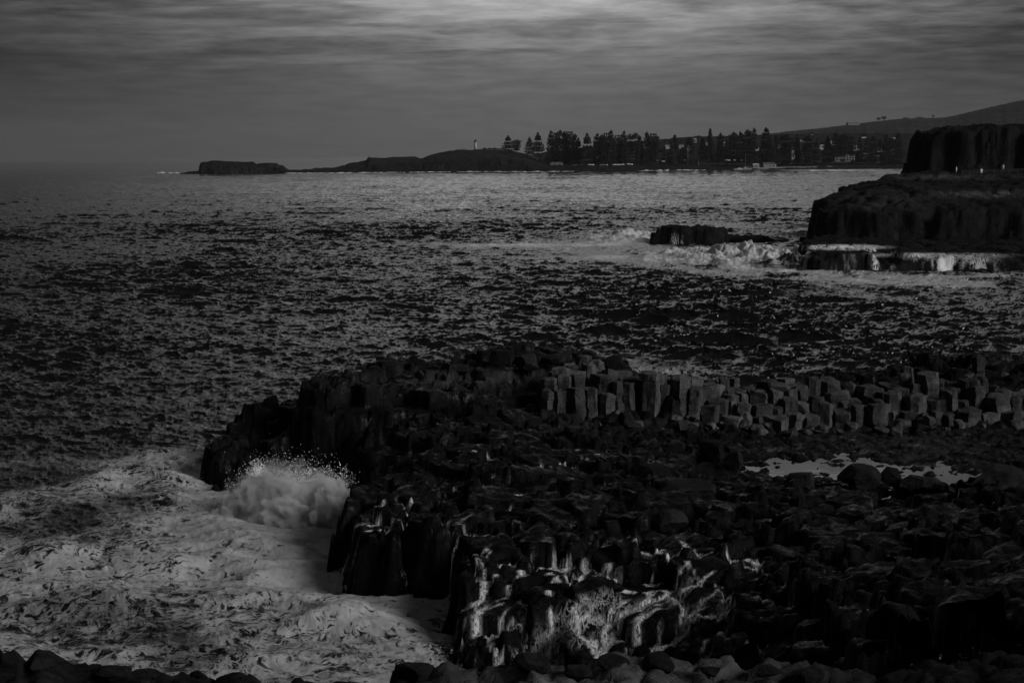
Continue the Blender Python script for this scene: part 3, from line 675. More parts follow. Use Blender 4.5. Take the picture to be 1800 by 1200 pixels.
def ordn(i): return ORD[i] if i < 20 else (['', 'twenty', 'thirty', 'forty', 'fifty'][(i+1)//10-1]+'-'+ORD[(i+1) % 10-1] if (i+1) % 10 else ['', 'twentieth', 'thirtieth', 'fortieth', 'fiftieth'][(i+1)//10-1]) if False else f'{i+1}th' if (i+1) % 10 not in (1, 2, 3) or (i+1) in (11, 12, 13) else f'{i+1}'+{1: 'st', 2: 'nd', 3: 'rd'}[(i+1) % 10]

# ------------------------------------------------------------------ basalt columns along the seaward edge
def column_mesh(r, h, seed, slant):
    rd = random.Random(seed); n = rd.choice([5, 5, 6, 6]); bm = bmesh.new()
    ang0 = rd.random()*6; rad = [r*rd.uniform(.82, 1.15) for _ in range(n)]; da = [rd.uniform(-.2, .2) for _ in range(n)]
    levels = [0]; z = 0
    while z < h:
        z += rd.uniform(.8, 2.6); levels.append(min(z, h))
    if len(levels) > 2 and levels[-1]-levels[-2] < .4: levels.pop(-2)
    sx, sy = slant*math.cos(ang0), slant*math.sin(ang0)
    ox = oy = 0; chip = [-rd.choice([0, 0, .05, .12, .28])*rd.random() for _ in range(n)]
    for a, b in zip(levels[:-1], levels[1:]):
        s0 = 1.0; ox += rd.uniform(-.05, .05)*(a > 0); oy += rd.uniform(-.05, .05)*(a > 0); sh_ = rd.uniform(.94, 1.03)
        def ring(zz, k):
            out = []
            for i in range(n):
                t = ang0+2*math.pi*(i+da[i])/n
                x = rad[i]*k*sh_*math.cos(t); y = rad[i]*k*sh_*math.sin(t)
                tz = ((sx*x+sy*y)+chip[i] if b >= h-.01 and zz > a+.3 else 0)
                out.append(bm.verts.new((x+ox, y+oy, zz+tz)))
            return out
        e = .05
        rings = [ring(a+.012, .96), ring(a+e, 1.0), ring(a+(b-a)*.35, rd.uniform(.97, 1.02)), ring(a+(b-a)*.7, rd.uniform(.97, 1.02)), ring(b-e, 1.0), ring(b-.004, .96)]
        for A_, B_ in zip(rings[:-1], rings[1:]):
            for i in range(n): bm.faces.new([A_[i], A_[(i+1) % n], B_[(i+1) % n], B_[i]])
        bm.faces.new(rings[0][::-1])
        c = bm.verts.new((ox+rd.uniform(-.1, .1), oy+rd.uniform(-.1, .1), b+rd.uniform(-.02, .10)))
        for i in range(n): bm.faces.new([rings[-1][i], rings[-1][(i+1) % n], c])
    edges = [e for e in bm.edges if e.calc_length() > .25]
    bmesh.ops.subdivide_edges(bm, edges=edges, cuts=2, use_grid_fill=True)
    for v in bm.verts:
        q = v.co*1.6+Vector((seed*3.1, 0, 0)); nn = mnoise.noise_vector(q); n2 = mnoise.noise_vector(q*3.3)
        v.co += nn*.09+n2*.04
    bmesh.ops.recalc_face_normals(bm, faces=bm.faces)
    me = bpy.data.meshes.new('basalt_column'); bm.to_mesh(me); bm.free(); me.materials.append(M_COLUMN)
    return me
top_px = [(860, 650), (900, 648), (950, 640), (1000, 632), (1040, 628), (1070, 640), (1100, 652), (1150, 652), (1200, 660), (1262, 668), (1290, 662), (1340, 672), (1400, 664), (1440, 660), (1470, 668), (1520, 664), (1560, 652), (1600, 648), (1650, 648), (1700, 630), (1725, 628), (1740, 655), (1790, 660), (1900, 655)]
rowsY = [(92.6, 'front row'), (93.8, 'second row'), (95.1, 'middle row'), (96.5, 'fourth row'), (98.1, 'rear row')]
cols = []
for ri, (ry, rn) in enumerate(rowsY):
    x = 2.0 if ri > 1 else 3.2
    if ri < 2: x = 1.6
    while x < 41:
        r = random.choice([random.uniform(.38, .6), random.uniform(.6, .95)]); x += r*1.45
        y = ry+random.uniform(-.35, .35)+.35*math.sin(x*.35)
        y -= 1.6*float(1-sst(5.0, 8.5, np.array(x)))
        px_, _ = to_px(x, y, 3); tp = np.interp(px_, [a for a, b in top_px], [b for a, b in top_px])
        ztop = at_y(float(px_), float(tp), y).z
        if px_ < 940: x += r*.2; continue
        zb0 = max(1.2, min(shelf_z(x, y)-.6, 3.6))
        if px_ < 1255:          # the tall exposed bank
            if px_ > 1085: fr = [1.0, 1.0, .98, 1.0, 1.0][ri]*random.uniform(.8, 1.0) if ri else random.choice([.5, .8, .95, .98])
            else: fr = [.66, .80, .90, .97, 1.02][ri]*random.uniform(.84, 1.04)
        else: fr = [.30, .52, .72, .88, 1.0][ri]*random.uniform(.7, 1.15)
        h = max(.5, (ztop-1.9)*min(fr, 1.04))
        if px_ > 1430 and px_ < 1570 and ri == 0 and random.random() < .6: h *= 1.9
        ztp = 1.9+h
        cols.append((ri, rn, x, y, zb0 if zb0 < ztp-.5 else ztp-.9, ztp, r, px_))
        x += r*.30
per = {}
for i, (ri, rn, x, y, z0, z1, r, px_) in enumerate(cols):
    k_ = per.get(ri, 0); per[ri] = k_+1
    sl = random.choice([0, 0, .1, .1, .3]); h = z1-z0
    o = bpy.data.objects.new('basalt_column', column_mesh(r, h, i+3, sl)); COL.objects.link(o); o.location = (x, y, z0)
    o.rotation_euler = (random.uniform(-.05, .05), random.uniform(-.05, .05), 0)
    hh = 'tall' if h > 3 else ('stubby' if h < 1.4 else 'mid-height')
    tt = {0: 'flat-topped', .1: 'level-topped', .3: 'slant-topped', .6: 'sharply broken'}[sl]
    tag(o, f'{hh} {tt} basalt column, {ordn(k_)} from left in the {rn}', 'rock column', 'basalt columns along the shelf edge', 'thing')

# ------------------------------------------------------------------ boulders
def boulder(loc, size, seed, label, mat=M_BOULDER, facets=15, group='boulders on the rock shelf', cubic=.5):
    rd = random.Random(seed); bm = bmesh.new()
    bmesh.ops.create_icosphere(bm, subdivisions=4 if size[0] > 1 else 3, radius=1)
    planes = []
    for _ in range(facets):
        n = Vector((rd.gauss(0, 1), rd.gauss(0, 1), rd.gauss(0, .8))).normalized(); planes.append((n, rd.uniform(.52, .82)))
    planes.append((Vector((0, 0, 1)), .75))
    for v in bm.verts:
        for n, d in planes:
            k_ = v.co.dot(n)
            if k_ > d: v.co -= n*(k_-d)*.99
        q = v.co*1.5+Vector((seed, 0, 0)); v.co += mnoise.noise_vector(q)*.07+mnoise.noise_vector(q*4.5)*.03
        v.co = Vector((v.co.x*size[0], v.co.y*size[1], v.co.z*size[2]))
    me = bpy.data.meshes.new('boulder'); bm.to_mesh(me); bm.free()
    o = link('boulder', me, mat); o.location = loc; o.rotation_euler = (0, 0, rd.uniform(0, 6))
    return tag(o, label, 'boulder', group)
def bpx(px, py, z, wpx, hpx, seed, label, mat=M_BOULDER, depth=1.0):
    p = at_z(px, py, z); w = wpx/2*p.y/FPX; h = hpx/2*p.y/FPX
    return boulder((p.x, p.y, z), (w, w*depth, h*1.1), seed, label, mat)
bpx(681, 648, 5.6, 58, 34, 1, 'big rounded boulder on the skyline at the left of the ridge')
bpx(879, 630, 5.9, 50, 38, 2, 'blocky boulder on the skyline near the middle of the ridge')
bpx(925, 635, 5.7, 60, 30, 3, 'low boulder right of the blocky skyline boulder')
bpx(1026, 624, 6.0, 60, 26, 4, 'flat dark boulder at the highest point of the ridge')
bpx(970, 631, 5.8, 50, 22, 15, 'small dark boulder just left of the highest ridge boulder')
bpx(800, 648, 5.4, 70, 16, 5, 'low slab of rock on the skyline between two round boulders')
bpx(1075, 638, 5.6, 60, 30, 6, 'sloping boulder above the tall basalt columns')
bpx(1102, 738, 3.3, 42, 34, 7, 'square dark boulder leaning against the tall columns')
bpx(1350, 866, 2.2, 90, 30, 8, 'long dark boulder at the near left edge of the bright pool')
bpx(1410, 843, 2.5, 70, 38, 9, 'dark boulder between the long boulder and the pointed one by the pool')
bpx(1505, 838, 2.7, 86, 50, 10, 'pointed black boulder poking into the middle of the bright pool')
bpx(1567, 838, 2.6, 60, 40, 11, 'small black boulder right of the pointed one at the pool')
bpx(1618, 852, 2.5, 90, 34, 12, 'low wide boulder before the right half of the bright pool')
bpx(1655, 865, 2.5, 50, 40, 13, 'round boulder at the near right corner of the bright pool')
bpx(1290, 812, 2.8, 46, 50, 14, 'upright dark block at the left end of the bright pool')
bpx(1255, 790, 3.0, 60, 40, 16, 'broad dark block left of the upright block by the pool')
bpx(1760, 850, 3.4, 110, 70, 17, 'large black boulder at the right edge beyond the pool')
bpx(1210, 862, 3.1, 110, 40, 18, 'wide dark slab in the middle of the shelf slope')
bpx(1140, 835, 3.4, 90, 46, 19, 'dark rounded boulder on the upper shelf slope')
bpx(1060, 880, 3.2, 90, 50, 20, 'dark boulder in the centre of the wet slope')
bpx(1170, 915, 2.9, 80, 44, 21, 'cracked dark boulder low on the shelf slope')
bpx(990, 1165, 7.8, 1, 1, 22, 'x') if False else None
rr_ = random.Random(19)
xs_r = sorted(rr_.uniform(3, 36) for _ in range(60))
for i, xr in enumerate(xs_r):
    yr = (91.3 if xr > 9 else 90.3)+rr_.uniform(-1.6, .7); sz = rr_.choice([.22, .3, .42, .55])
    boulder((xr, yr, max(shelf_z(xr, yr), 1.7)+sz*.35), (sz*rr_.uniform(.9, 1.6), sz, sz*rr_.uniform(.6, .9)), 300+i, f'broken rock at the foot of the columns, {ordn(i)} from left', M_COLUMN, group='rubble at the foot of the columns')
for (px, wpx, hpx, dy, sd_, lb) in [(935, 100, 42, 28.6, 31, 'rounded mossy boulder on the near rim before the white chute'), (1080, 90, 34, 28.5, 32, 'broad cracked boulder on the near rim, right of the rounded one'), (1160, 100, 34, 28.6, 33, 'long pale boulder on the near rim below the cascades'),
                                (1250, 60, 20, 28.3, 34, 'small flat boulder on the near rim among larger ones'), (1350, 70, 26, 28.4, 35, 'lumpy boulder near the right end of the pale near rim'), (1425, 66, 28, 28.4, 36, 'last pale boulder of the near rim before the black shade'),
                                (735, 90, 36, 28.5, 37, 'black block at the left end of the near rim, above the foam'), (75, 60, 34, 28.6, 38, 'round black boulder in the bottom left corner'), (15, 50, 40, 28.6, 39, 'black boulder cut by the left edge at the bottom'), (200, 90, 30, 28.5, 40, 'low black boulder on the near rim below the foam'), (1010, 80, 28, 28.4, 41, 'squat boulder between the rounded and the cracked one on the near rim')]:
    zt = float(np.interp(px, [a for a, b in rim], [b for a, b in rim])); p = at_y(px, zt+hpx*.28, dy)
    w = wpx/2*dy/FPX; h = hpx/2*dy/FPX
    boulder((p.x, p.y, p.z), (w, w*.8, h), sd_, lb, M_FORE, group='boulders on the near rim')

# ------------------------------------------------------------------ Norfolk pines along the far harbour
def crown_mesh(kind, seed):
    rd = random.Random(seed); vs_ = []; fs = []
    tiers = 30
    def rad(t):          # t 0 bottom .. 1 top, for a 1 m high tree of unit width
        if kind == 0: return .5*(1-t**2.2)*(.72+.28*min(1, t*4))+.03            # broad cone with round shoulders
        if kind == 1: return .5*(1-.55*t)*(1 if t < .80 else max(.12, 1-(t-.80)*4.2))+(.06 if t > .86 and t < .96 else 0)   # narrow column, tufted head
        if kind == 2: return (.34+.2*t)*(1 if t < .86 else max(.1, 1-(t-.86)*6.4))    # top heavy, domed
        return .5*(1-t)**.75+.02                                             # sharp cone
    for i in range(tiers):
        t = (i+.5)/tiers
        if t < .02: continue
        R = rad(t)*rd.uniform(.78, 1.16); nb = 8
        if rd.random() < .12: continue
        a0 = rd.random()*6
        for b in range(nb):
            if rd.random() < .12: continue
            a = a0+2*math.pi*b/nb+rd.uniform(-.2, .2); L = R*rd.uniform(.72, 1.15)
            ca, sa = math.cos(a), math.sin(a)
            segs = 4
            for s_ in range(segs):
                f0, f1_ = s_/segs, (s_+1)/segs
                w0 = .055*(1.2-.4*f0); zz0 = t-.030*math.sin(f0*2.6)+.012*f0; zz1 = t-.030*math.sin(f1_*2.6)+.020*f1_
                th = .020*rd.uniform(.7, 1.4)
                for sgn in (1, -1):
                    p = [(ca*L*f0, sa*L*f0, zz0), (ca*L*f1_, sa*L*f1_, zz1),
                         (ca*L*f1_-sa*w0*sgn+rd.uniform(-.01, .01), sa*L*f1_+ca*w0*sgn, zz1+th), (ca*L*f0-sa*w0*sgn*.7, sa*L*f0+ca*w0*sgn*.7, zz0+th*rd.uniform(-.4, 1.0))]
                    k_ = len(vs_); vs_ += p; fs.append((k_, k_+1, k_+2, k_+3))
            for q in range(3):  # tufts at the tip
                c = (ca*L*rd.uniform(.75, 1.08), sa*L*rd.uniform(.75, 1.08), t+rd.uniform(-.01, .03)); e = .024
                k_ = len(vs_); vs_ += [(c[0]-e, c[1], c[2]-e), (c[0]+e, c[1]+e, c[2]-e*.5), (c[0]+e*.5, c[1]-e, c[2]+e), (c[0]-e*.7, c[1]+e, c[2]+e*.8)]
                fs += [(k_, k_+1, k_+2), (k_, k_+2, k_+3), (k_+1, k_+3, k_+2)]
    me = bpy.data.meshes.new('crown'); me.from_pydata(vs_, [], fs); me.update(); me.materials.append(M_LEAF); return me
def trunk_mesh():
    bm = bmesh.new(); tube(bm, (0, 0, -.12), (0, 0, .5), .022, .014); tube(bm, (0, 0, .499), (0, 0, .97), .0135, .004)
    for k_ in range(14):
        a = k_*2.4; z = .12+k_*.055; tube(bm, (0, 0, z), (.16*math.cos(a), .16*math.sin(a), z-.01), .005, .002, 4)
    me = bpy.data.meshes.new('trunk'); bm.to_mesh(me); bm.free(); me.materials.append(M_BARK); return me
CR = [[crown_mesh(k_, 50+k_*7+j) for j in range(3)] for k_ in range(4)]
TRK = trunk_mesh()
KW = ['broad cone-shaped', 'narrow tuft-topped', 'domed top-heavy', 'sharp-pointed']
trees = [(893, 239, 16, 264, 0), (908, 245, 11, 264, 2), (931, 241.5, 14, 272, 0), (946, 234, 18, 272, 0), (969, 231, 15, 285, 1), (978, 233, 12, 286, 2), (985, 230, 12, 285, 2), (993, 232, 15, 286, 1), (1001, 230, 16, 287, 2), (1011, 237, 14, 287, 1), (1017, 243, 14, 287, 0),
         (1032, 235.5, 21, 286, 0), (1050, 236, 17, 286, 1), (1058, 238, 12, 286, 2), (1066, 233, 13, 286, 2), (1074, 230, 15, 287, 1), (1087, 236.5, 19, 287, 2), (1097, 231.5, 14, 287, 1), (1107, 237, 13, 287, 2), (1117, 235, 14, 287, 2), (1124, 240, 12, 286, 1), (1137, 233.3, 14, 286, 1), (1148, 234, 15, 286, 2),
         (1169, 258, 8, 286, 1), (1180, 247, 11, 288, 1), (1186, 237, 9, 268, 1), (1200, 258, 16, 287, 0), (1213, 242, 13, 270, 2), (1235, 243, 14, 284, 0), (1248, 227, 17, 286, 3), (1266, 235, 13, 285, 1), (1277, 246, 12, 285, 0), (1289, 234, 16, 287, 2), (1301, 232.6, 13, 286, 1), (1314, 230, 18, 288, 2), (1325, 226.6, 14, 288, 1), (1346, 226, 19, 288, 1), (1355, 239, 14, 288, 0), (1364, 238, 13, 287, 1),
         (1381, 238, 19, 288, 2), (1401, 236.5, 11, 287, 1), (1419, 240, 14, 287, 2), (1436, 244, 14, 288, 0), (1454, 240, 17, 288, 0), (1468, 233.5, 14, 276, 1), (1482, 236, 16, 272, 2), (1497, 238, 14, 272, 0), (1511, 241, 12, 285, 1), (1523, 242, 12, 286, 1), (1534, 241, 11, 286, 2), (1546, 243, 13, 284, 0), (1557, 236, 14, 284, 1), (1567, 242, 12, 287, 2), (1578, 234, 16, 287, 1)]
def pine(px, pt_, w, pb, kind, y, lab, grp, name='norfolk_pine', cat='pine tree'):
    b = at_y(px, pb, y); h = at_y(px, pt_, y).z-b.z; wd = w*y/FPX
    e = root(name, b, random.uniform(0, 6), (wd*1.12, wd*1.12, h))
    for nm, me in (('trunk', TRK), ('crown', CR[kind][random.randrange(3)])):
        c = bpy.data.objects.new(nm, me); COL.objects.link(c); c.parent = e
    tag(e, lab, cat, grp, 'thing')
for i, (px, pt_, w, pb, kd) in enumerate(trees):
    y = 1900 if pb < 281 else 1800+random.uniform(-40, 60)
    pine(px, pt_, w*(1.3 if kd in (1, 2) else 1.15), pb+1.5, kd, y, f'{KW[kd]} pine, {ordn(i)} from the lighthouse in the far row', 'tall pines along the far harbour')

# leafy masses of rounder trees on the slope behind and on the hill crest
def clump_mesh(seed, n=420):
    rd = random.Random(seed); vs_ = []; fs = []
    lobes = [(rd.uniform(-.32, .32), rd.uniform(-.3, .3), rd.uniform(.45, .75), rd.uniform(.2, .34)) for _ in range(6)]
    for _ in range(n):
        lx, ly, lz, lr = rd.choice(lobes); d = Vector((rd.gauss(0, 1), rd.gauss(0, 1), rd.gauss(0, 1))).normalized()*lr*rd.uniform(.6, 1.05)
        c = Vector((lx, ly, lz))+d; u_ = Vector((rd.gauss(0, 1), rd.gauss(0, 1), rd.gauss(0, 1))).normalized(); v_ = u_.orthogonal().normalized(); e = rd.uniform(.03, .07)
        k_ = len(vs_); vs_ += [tuple(c-u_*e), tuple(c+v_*e), tuple(c+u_*e), tuple(c-v_*e)]; fs.append((k_, k_+1, k_+2, k_+3))
    me = bpy.data.meshes.new('crown'); me.from_pydata(vs_, [], fs); me.update(); me.materials.append(M_LEAF); return me
CL = [clump_mesh(s_) for s_ in range(5)]
def btrunk_mesh():
    bm = bmesh.new(); tube(bm, (0, 0, -.1), (0, 0, .45), .05, .03)
    for a in range(4): tube(bm, (0, 0, .35), (.22*math.cos(a*1.6), .22*math.sin(a*1.6), .68), .022, .008, 6)
    me = bpy.data.meshes.new('trunk'); bm.to_mesh(me); bm.free(); me.materials.append(M_BARK); return me
BTR = btrunk_mesh()
rb_ = random.Random(5); nb_i = 0
spots = []
for k_ in range(64):
    px = 1168+k_*6.6+rb_.uniform(-3, 3); py = np.interp(px, [1160, 1184, 1300, 1450, 1600], [247, 242.5, 239, 235, 235.5])+rb_.uniform(-.5, 2.0)
    spots.append((px, py, rb_.uniform(9, 15), rb_.uniform(5, 9), 2560))
def leafy(px, py_top, w, h, y, lab, grp):
    t_ = at_y(px, py_top, y); wd = w*y/FPX; hd = h*y/FPX
    e = root('leafy_tree', (t_.x, t_.y, t_.z-hd), rb_.uniform(0, 6), (wd, wd, hd*1.1))
    for nm, me in (('trunk', BTR), ('crown', rb_.choice(CL))):
        c = bpy.data.objects.new(nm, me); COL.objects.link(c); c.parent = e
    tag(e, lab, 'tree', grp, 'thing')
for i, sp_ in enumerate(spots): leafy(*sp_, f'round dark tree on the town skyline, {ordn(i)} from its left end', 'round trees on the town skyline')
k_ = 0
for row, (pyb, yy) in enumerate([(252, 2420), (262, 2330), (272, 2240)]):
    for j in range(34):
        px = 1030+row*10+j*16.5+rb_.uniform(-6, 6)
        if px < 1150 and row == 0: continue
        leafy(px, pyb+rb_.uniform(-3, 3)-np.interp(px, [1030, 1600], [-6, 3]), rb_.uniform(10, 18), rb_.uniform(7, 11), yy, f'dark garden tree, {ordn(j)} along the {["upper", "middle", "lower"][row]} line of the town slope', 'garden trees among the houses')
for j in range(30):
    px = 925+j*22+rb_.uniform(-7, 7)
    leafy(px, 280.5+rb_.uniform(-2, 2.5), rb_.uniform(12, 22), rb_.uniform(6, 9), 1860, f'low dark bush under the tall pines, {ordn(j)} from their left end', 'bushes under the tall pines')
for j in range(11):
    leafy(852+j*5.5+rb_.uniform(-1.5, 1.5), 260.8+max(0, j-6)*1.9+rb_.uniform(-.6, .8), rb_.uniform(6, 10), rb_.uniform(3.5, 5), 1900, f'small dark bush on the lighthouse headland, {ordn(j)} to the right of the lighthouse', 'bushes beside the lighthouse')
for j, (px, py, w, h, y, lb) in enumerate([(1544, 207, 9, 6, 5000, 'left one of two round trees on the crest of the far hill'), (1555, 205, 13, 8, 5000, 'right one of two round trees on the crest of the far hill'), (1640, 202.5, 4, 5, 5000, 'lone small tree on the hill crest, right of the pair'), (1591, 207, 14, 3.5, 5000, 'low hedge-like tree on the hill crest'), (1617, 206, 12, 3.5, 5000, 'flat dark tree on the hill crest beside the lone one')]):
    leafy(px, py, w, h, y, lb, 'trees on the hill crest')

# ------------------------------------------------------------------ lighthouse
yL = 1990; b0 = at_y(836, 265, yL); hL = at_y(836, 244.5, yL).z-b0.z; rL = 2.1
LH = root('lighthouse', b0); tag(LH, 'small white lighthouse on the flat-topped far headland', 'lighthouse', kind='thing')
part('tower', lambda bm: tube(bm, (0, 0, -2), (0, 0, hL*.72), rL*1.05, rL*.82, 16), M_WHITEWALL, LH, True)
gal = part('gallery', lambda bm: (tube(bm, (0, 0, hL*.721), (0, 0, hL*.76), rL*1.0, rL*1.45, 16), tube(bm, (0, 0, hL*.761), (0, 0, hL*.78), rL*1.45, rL*1.45, 16)), M_METAL, LH)
def rail(bm):
    for k_ in range(12):
        a = k_*math.pi/6; tube(bm, (rL*1.38*math.cos(a), rL*1.38*math.sin(a), hL*.781), (rL*1.38*math.cos(a), rL*1.38*math.sin(a), hL*.83), .06, .06, 4)
part('railing', rail, M_METAL, gal)
ln = part('lantern', lambda bm: tube(bm, (0, 0, hL*.781), (0, 0, hL*.90), rL*.72, rL*.72, 12), M_GLASS, LH)
part('lantern_roof', lambda bm: (tube(bm, (0, 0, hL*.901), (0, 0, hL*.96), rL*.95, rL*.3, 12), tube(bm, (0, 0, hL*.961), (0, 0, hL), .15, .1, 6)), M_ROOF, LH)
part('door', lambda bm: box(bm, -.5, .5, -rL*1.12, -rL*.9, 0, 2.1), M_ROOF, LH)

# ------------------------------------------------------------------ houses
def house(px, pb, w, h, y, lab, wall=M_WHITEWALL, roof=M_ROOF, kind='gable', rz=0.0, name='house', grp='houses of the far town', nwin=2):
    b = at_y(px, pb, y); W = w*y/FPX; Hh = h*y/FPX; Dp = max(6, W*.7)
    e = root(name, b, rz); tag(e, lab, name.replace('_', ' '), grp, 'thing')
    hw = Hh*(.62 if kind != 'flat' else .92)
    part('wall', lambda bm: box(bm, -W/2, W/2, -Dp/2, Dp/2, -3, hw), wall, e)
    def rf(bm):
        if kind == 'flat': box(bm, -W/2-.3, W/2+.3, -Dp/2-.3, Dp/2+.3, hw+.003, Hh); return
        o = .4
        if kind == 'gable': P_ = [(-W/2-o, -Dp/2-o), (W/2+o, -Dp/2-o), (W/2+o, Dp/2+o), (-W/2-o, Dp/2+o)]; R_ = [(-W/2+W*.08, 0), (W/2-W*.08, 0)]
        else: P_ = [(-W/2-o, -Dp/2-o), (W/2+o, -Dp/2-o), (W/2+o, Dp/2+o), (-W/2-o, Dp/2+o)]; R_ = [(0, -Dp/2-o*.9), (0, Dp/2)]
        a = [bm.verts.new((x, yy, hw+.01)) for x, yy in P_]; r_ = [bm.verts.new((x, yy, Hh)) for x, yy in R_]
        if kind == 'gable':
            bm.faces.new([a[0], a[1], r_[1], r_[0]]); bm.faces.new([a[2], a[3], r_[0], r_[1]]); bm.faces.new([a[1], a[2], r_[1]]); bm.faces.new([a[3], a[0], r_[0]])
        else:
            bm.faces.new([a[0], a[1], r_[0]]); bm.faces.new([a[2], a[3], r_[1]]); bm.faces.new([a[1], a[2], r_[1], r_[0]]); bm.faces.new([a[3], a[0], r_[0], r_[1]])
        bm.faces.new(a[::-1])
    part('roof', rf, roof, e)
    for k_ in range(nwin):
        x = W*(-.5+(k_+.75)/(nwin+.5)); f = part('window', lambda bm: box(bm, x-W*.12/max(1, nwin-1)*1.2, x+W*.12/max(1, nwin-1)*1.2, -Dp/2-.12, -Dp/2+.1, hw*.35, hw*.72), M_WHITEWALL, e)
        part('pane', lambda bm: box(bm, x-W*.10/max(1, nwin-1)*1.2, x+W*.10/max(1, nwin-1)*1.2, -Dp/2-.16, -Dp/2-.121, hw*.38, hw*.69), M_GLASS, f)
    part('door', lambda bm: box(bm, -.5, .5, -Dp/2-.14, -Dp/2+.1, 0, min(2.1, hw*.7)), M_ROOF, e)
    return e
W_, P_W = M_WHITEWALL, M_PALEWALL
HS = [(815, 265.5, 9, 4, 1960, 'low pale hut on the headland left of the lighthouse', P_W, M_ROOF, 'flat'),
      (842, 265.5, 5, 3, 1990, 'tiny white keeper hut right at the lighthouse foot', W_, M_ROOF, 'gable'),
      (867, 270.5, 12, 5, 1890, 'pale low house between the lighthouse and the first pine', P_W, M_ROOF, 'gable'),
      (878, 273.5, 9, 4.5, 1880, 'small pale house just below the first pine', P_W, M_LROOF, 'gable'),
      (892, 276.5, 11, 4.5, 1870, 'white-roofed cottage at the bottom of the first pine', P_W, M_LROOF, 'gable'),
      (915, 281, 15, 6.5, 1850, 'grey round-shouldered house below the third pine', P_W, M_ROOF, 'gable'),
      (938, 281, 16, 7.5, 1850, 'grey hip-roofed house below the gap of the third and fourth pine', P_W, M_ROOF, 'gable'),
      (965, 282, 14, 6, 1845, 'dim house with two lit-looking white windows by the waterfront pines', P_W, M_ROOF, 'gable'),
      (978, 292, 22, 7, 1760, 'long grey harbour building low at the shore', P_W, M_ROOF, 'gable'),
      (1024, 270.5, 9, 6, 1840, 'small white house showing in the gap left of the dome-shaped pine', W_, M_ROOF, 'front'),
      (1058, 277, 24, 13, 1835, 'big pale gabled house in the gap of the pines', P_W, M_ROOF, 'front'),
      (1087, 281, 15, 6, 1850, 'long low house behind the pines, right of the big gabled one', P_W, M_ROOF, 'gable'),
      (1110, 282, 12, 5, 1850, 'dim bungalow under the pines near the middle', P_W, M_ROOF, 'gable'),
      (1135, 258, 8, 5, 2250, 'small house high in the gap between two tuft-topped pines', P_W, M_LROOF, 'gable'),
      (1173, 258.5, 8, 5, 2250, 'white house on the slope left of the open gap', W_, M_ROOF, 'front'),
      (1197, 258.5, 8, 5, 2250, 'white-gabled house on the slope in the open gap', W_, M_ROOF, 'front'),
      (1218, 248, 12, 4.5, 2440, 'house with a pale roof high on the slope', P_W, M_LROOF, 'gable'),
      (1244, 253, 6, 4, 2400, 'little white house left of the sharp-pointed pine', W_, M_ROOF, 'gable'),
      (1210, 263, 6, 9, 2240, 'narrow tall white building in the open gap', W_, M_ROOF, 'flat'),
      (1273, 254, 7, 4, 2400, 'little house between the sharp-pointed pine and its neighbour', P_W, M_LROOF, 'gable'),
      (1299, 259, 9, 8, 2300, 'three-stepped white house behind two close pines', W_, M_LROOF, 'flat'),
      (1331, 262, 6, 5, 2300, 'small white house behind the tallest tuft-topped pine', W_, M_ROOF, 'gable'),
      (1370, 258, 7, 5, 2350, 'small white house left of the wide domed pine', W_, M_ROOF, 'gable'),
      (1394, 277, 5, 14, 2050, 'tall narrow white house front right of the wide domed pine', W_, M_ROOF, 'flat'),
      (1429, 241, 7, 4, 2520, 'pale roofed house on the upper slope under the skyline', P_W, M_LROOF, 'gable'),
      (1445, 260, 9, 6, 2280, 'bright white gable-fronted house mid slope', W_, M_LROOF, 'front'),
      (1463, 252, 7, 4, 2400, 'small pale house above the apartment block', P_W, M_LROOF, 'gable'),
      (1504, 261.5, 11, 6, 2280, 'white two-level house above and right of the apartment block', W_, M_LROOF, 'gable'),
      (1519, 246, 9, 5, 2460, 'house with a bright roof on the upper right slope', P_W, M_LROOF, 'gable'),
      (1518, 278, 10, 8, 2080, 'terrace of stacked balconies right of the apartment block', P_W, M_LROOF, 'flat'),
      (1543, 264.5, 14, 5.5, 2280, 'long white-roofed house right of mid slope', W_, M_LROOF, 'gable'),
      (1541, 279, 9, 7, 2080, 'pale flat-roofed house near the right end of the beach', P_W, M_LROOF, 'flat'),
      (1536, 243, 8, 4, 2500, 'small grey house on the skyline at the right', P_W, M_LROOF, 'gable'),
      (1566, 275, 9, 12, 2120, 'tall bright white house nearest the black cliff', W_, M_LROOF, 'flat'),
      (1573, 246, 8, 4, 2460, 'small pale house high up beside the black cliff', P_W, M_LROOF, 'gable'),
      (1480, 246, 8, 4.5, 2480, 'dim pale house on the upper slope between two pines', P_W, M_LROOF, 'gable'),
      (1410, 251, 7, 4.5, 2420, 'small dim house halfway between the domed pines', P_W, M_LROOF, 'gable')]
for h_ in HS: house(*h_[:6], wall=h_[6], roof=h_[7], kind=h_[8], rz=random.uniform(-.2, .2))
house(1499, 218.8, 20, 3.6, 4700, 'low flat farm building on the crest of the far hill', M_PALEWALL, M_ROOF, 'flat', name='farm_building', grp=None, nwin=3)
# boat sheds
house(1350, 294.6, 24, 9, 1745, 'long boat shed with a white gable end by the jetty', P_W, M_ROOF, 'gable', .25, 'boat_shed', None, 3)
house(1328, 293.6, 11, 6, 1740, 'small pale shed next to the long boat shed', P_W, M_LROOF, 'gable', .1, 'harbour_shed', None, 1)
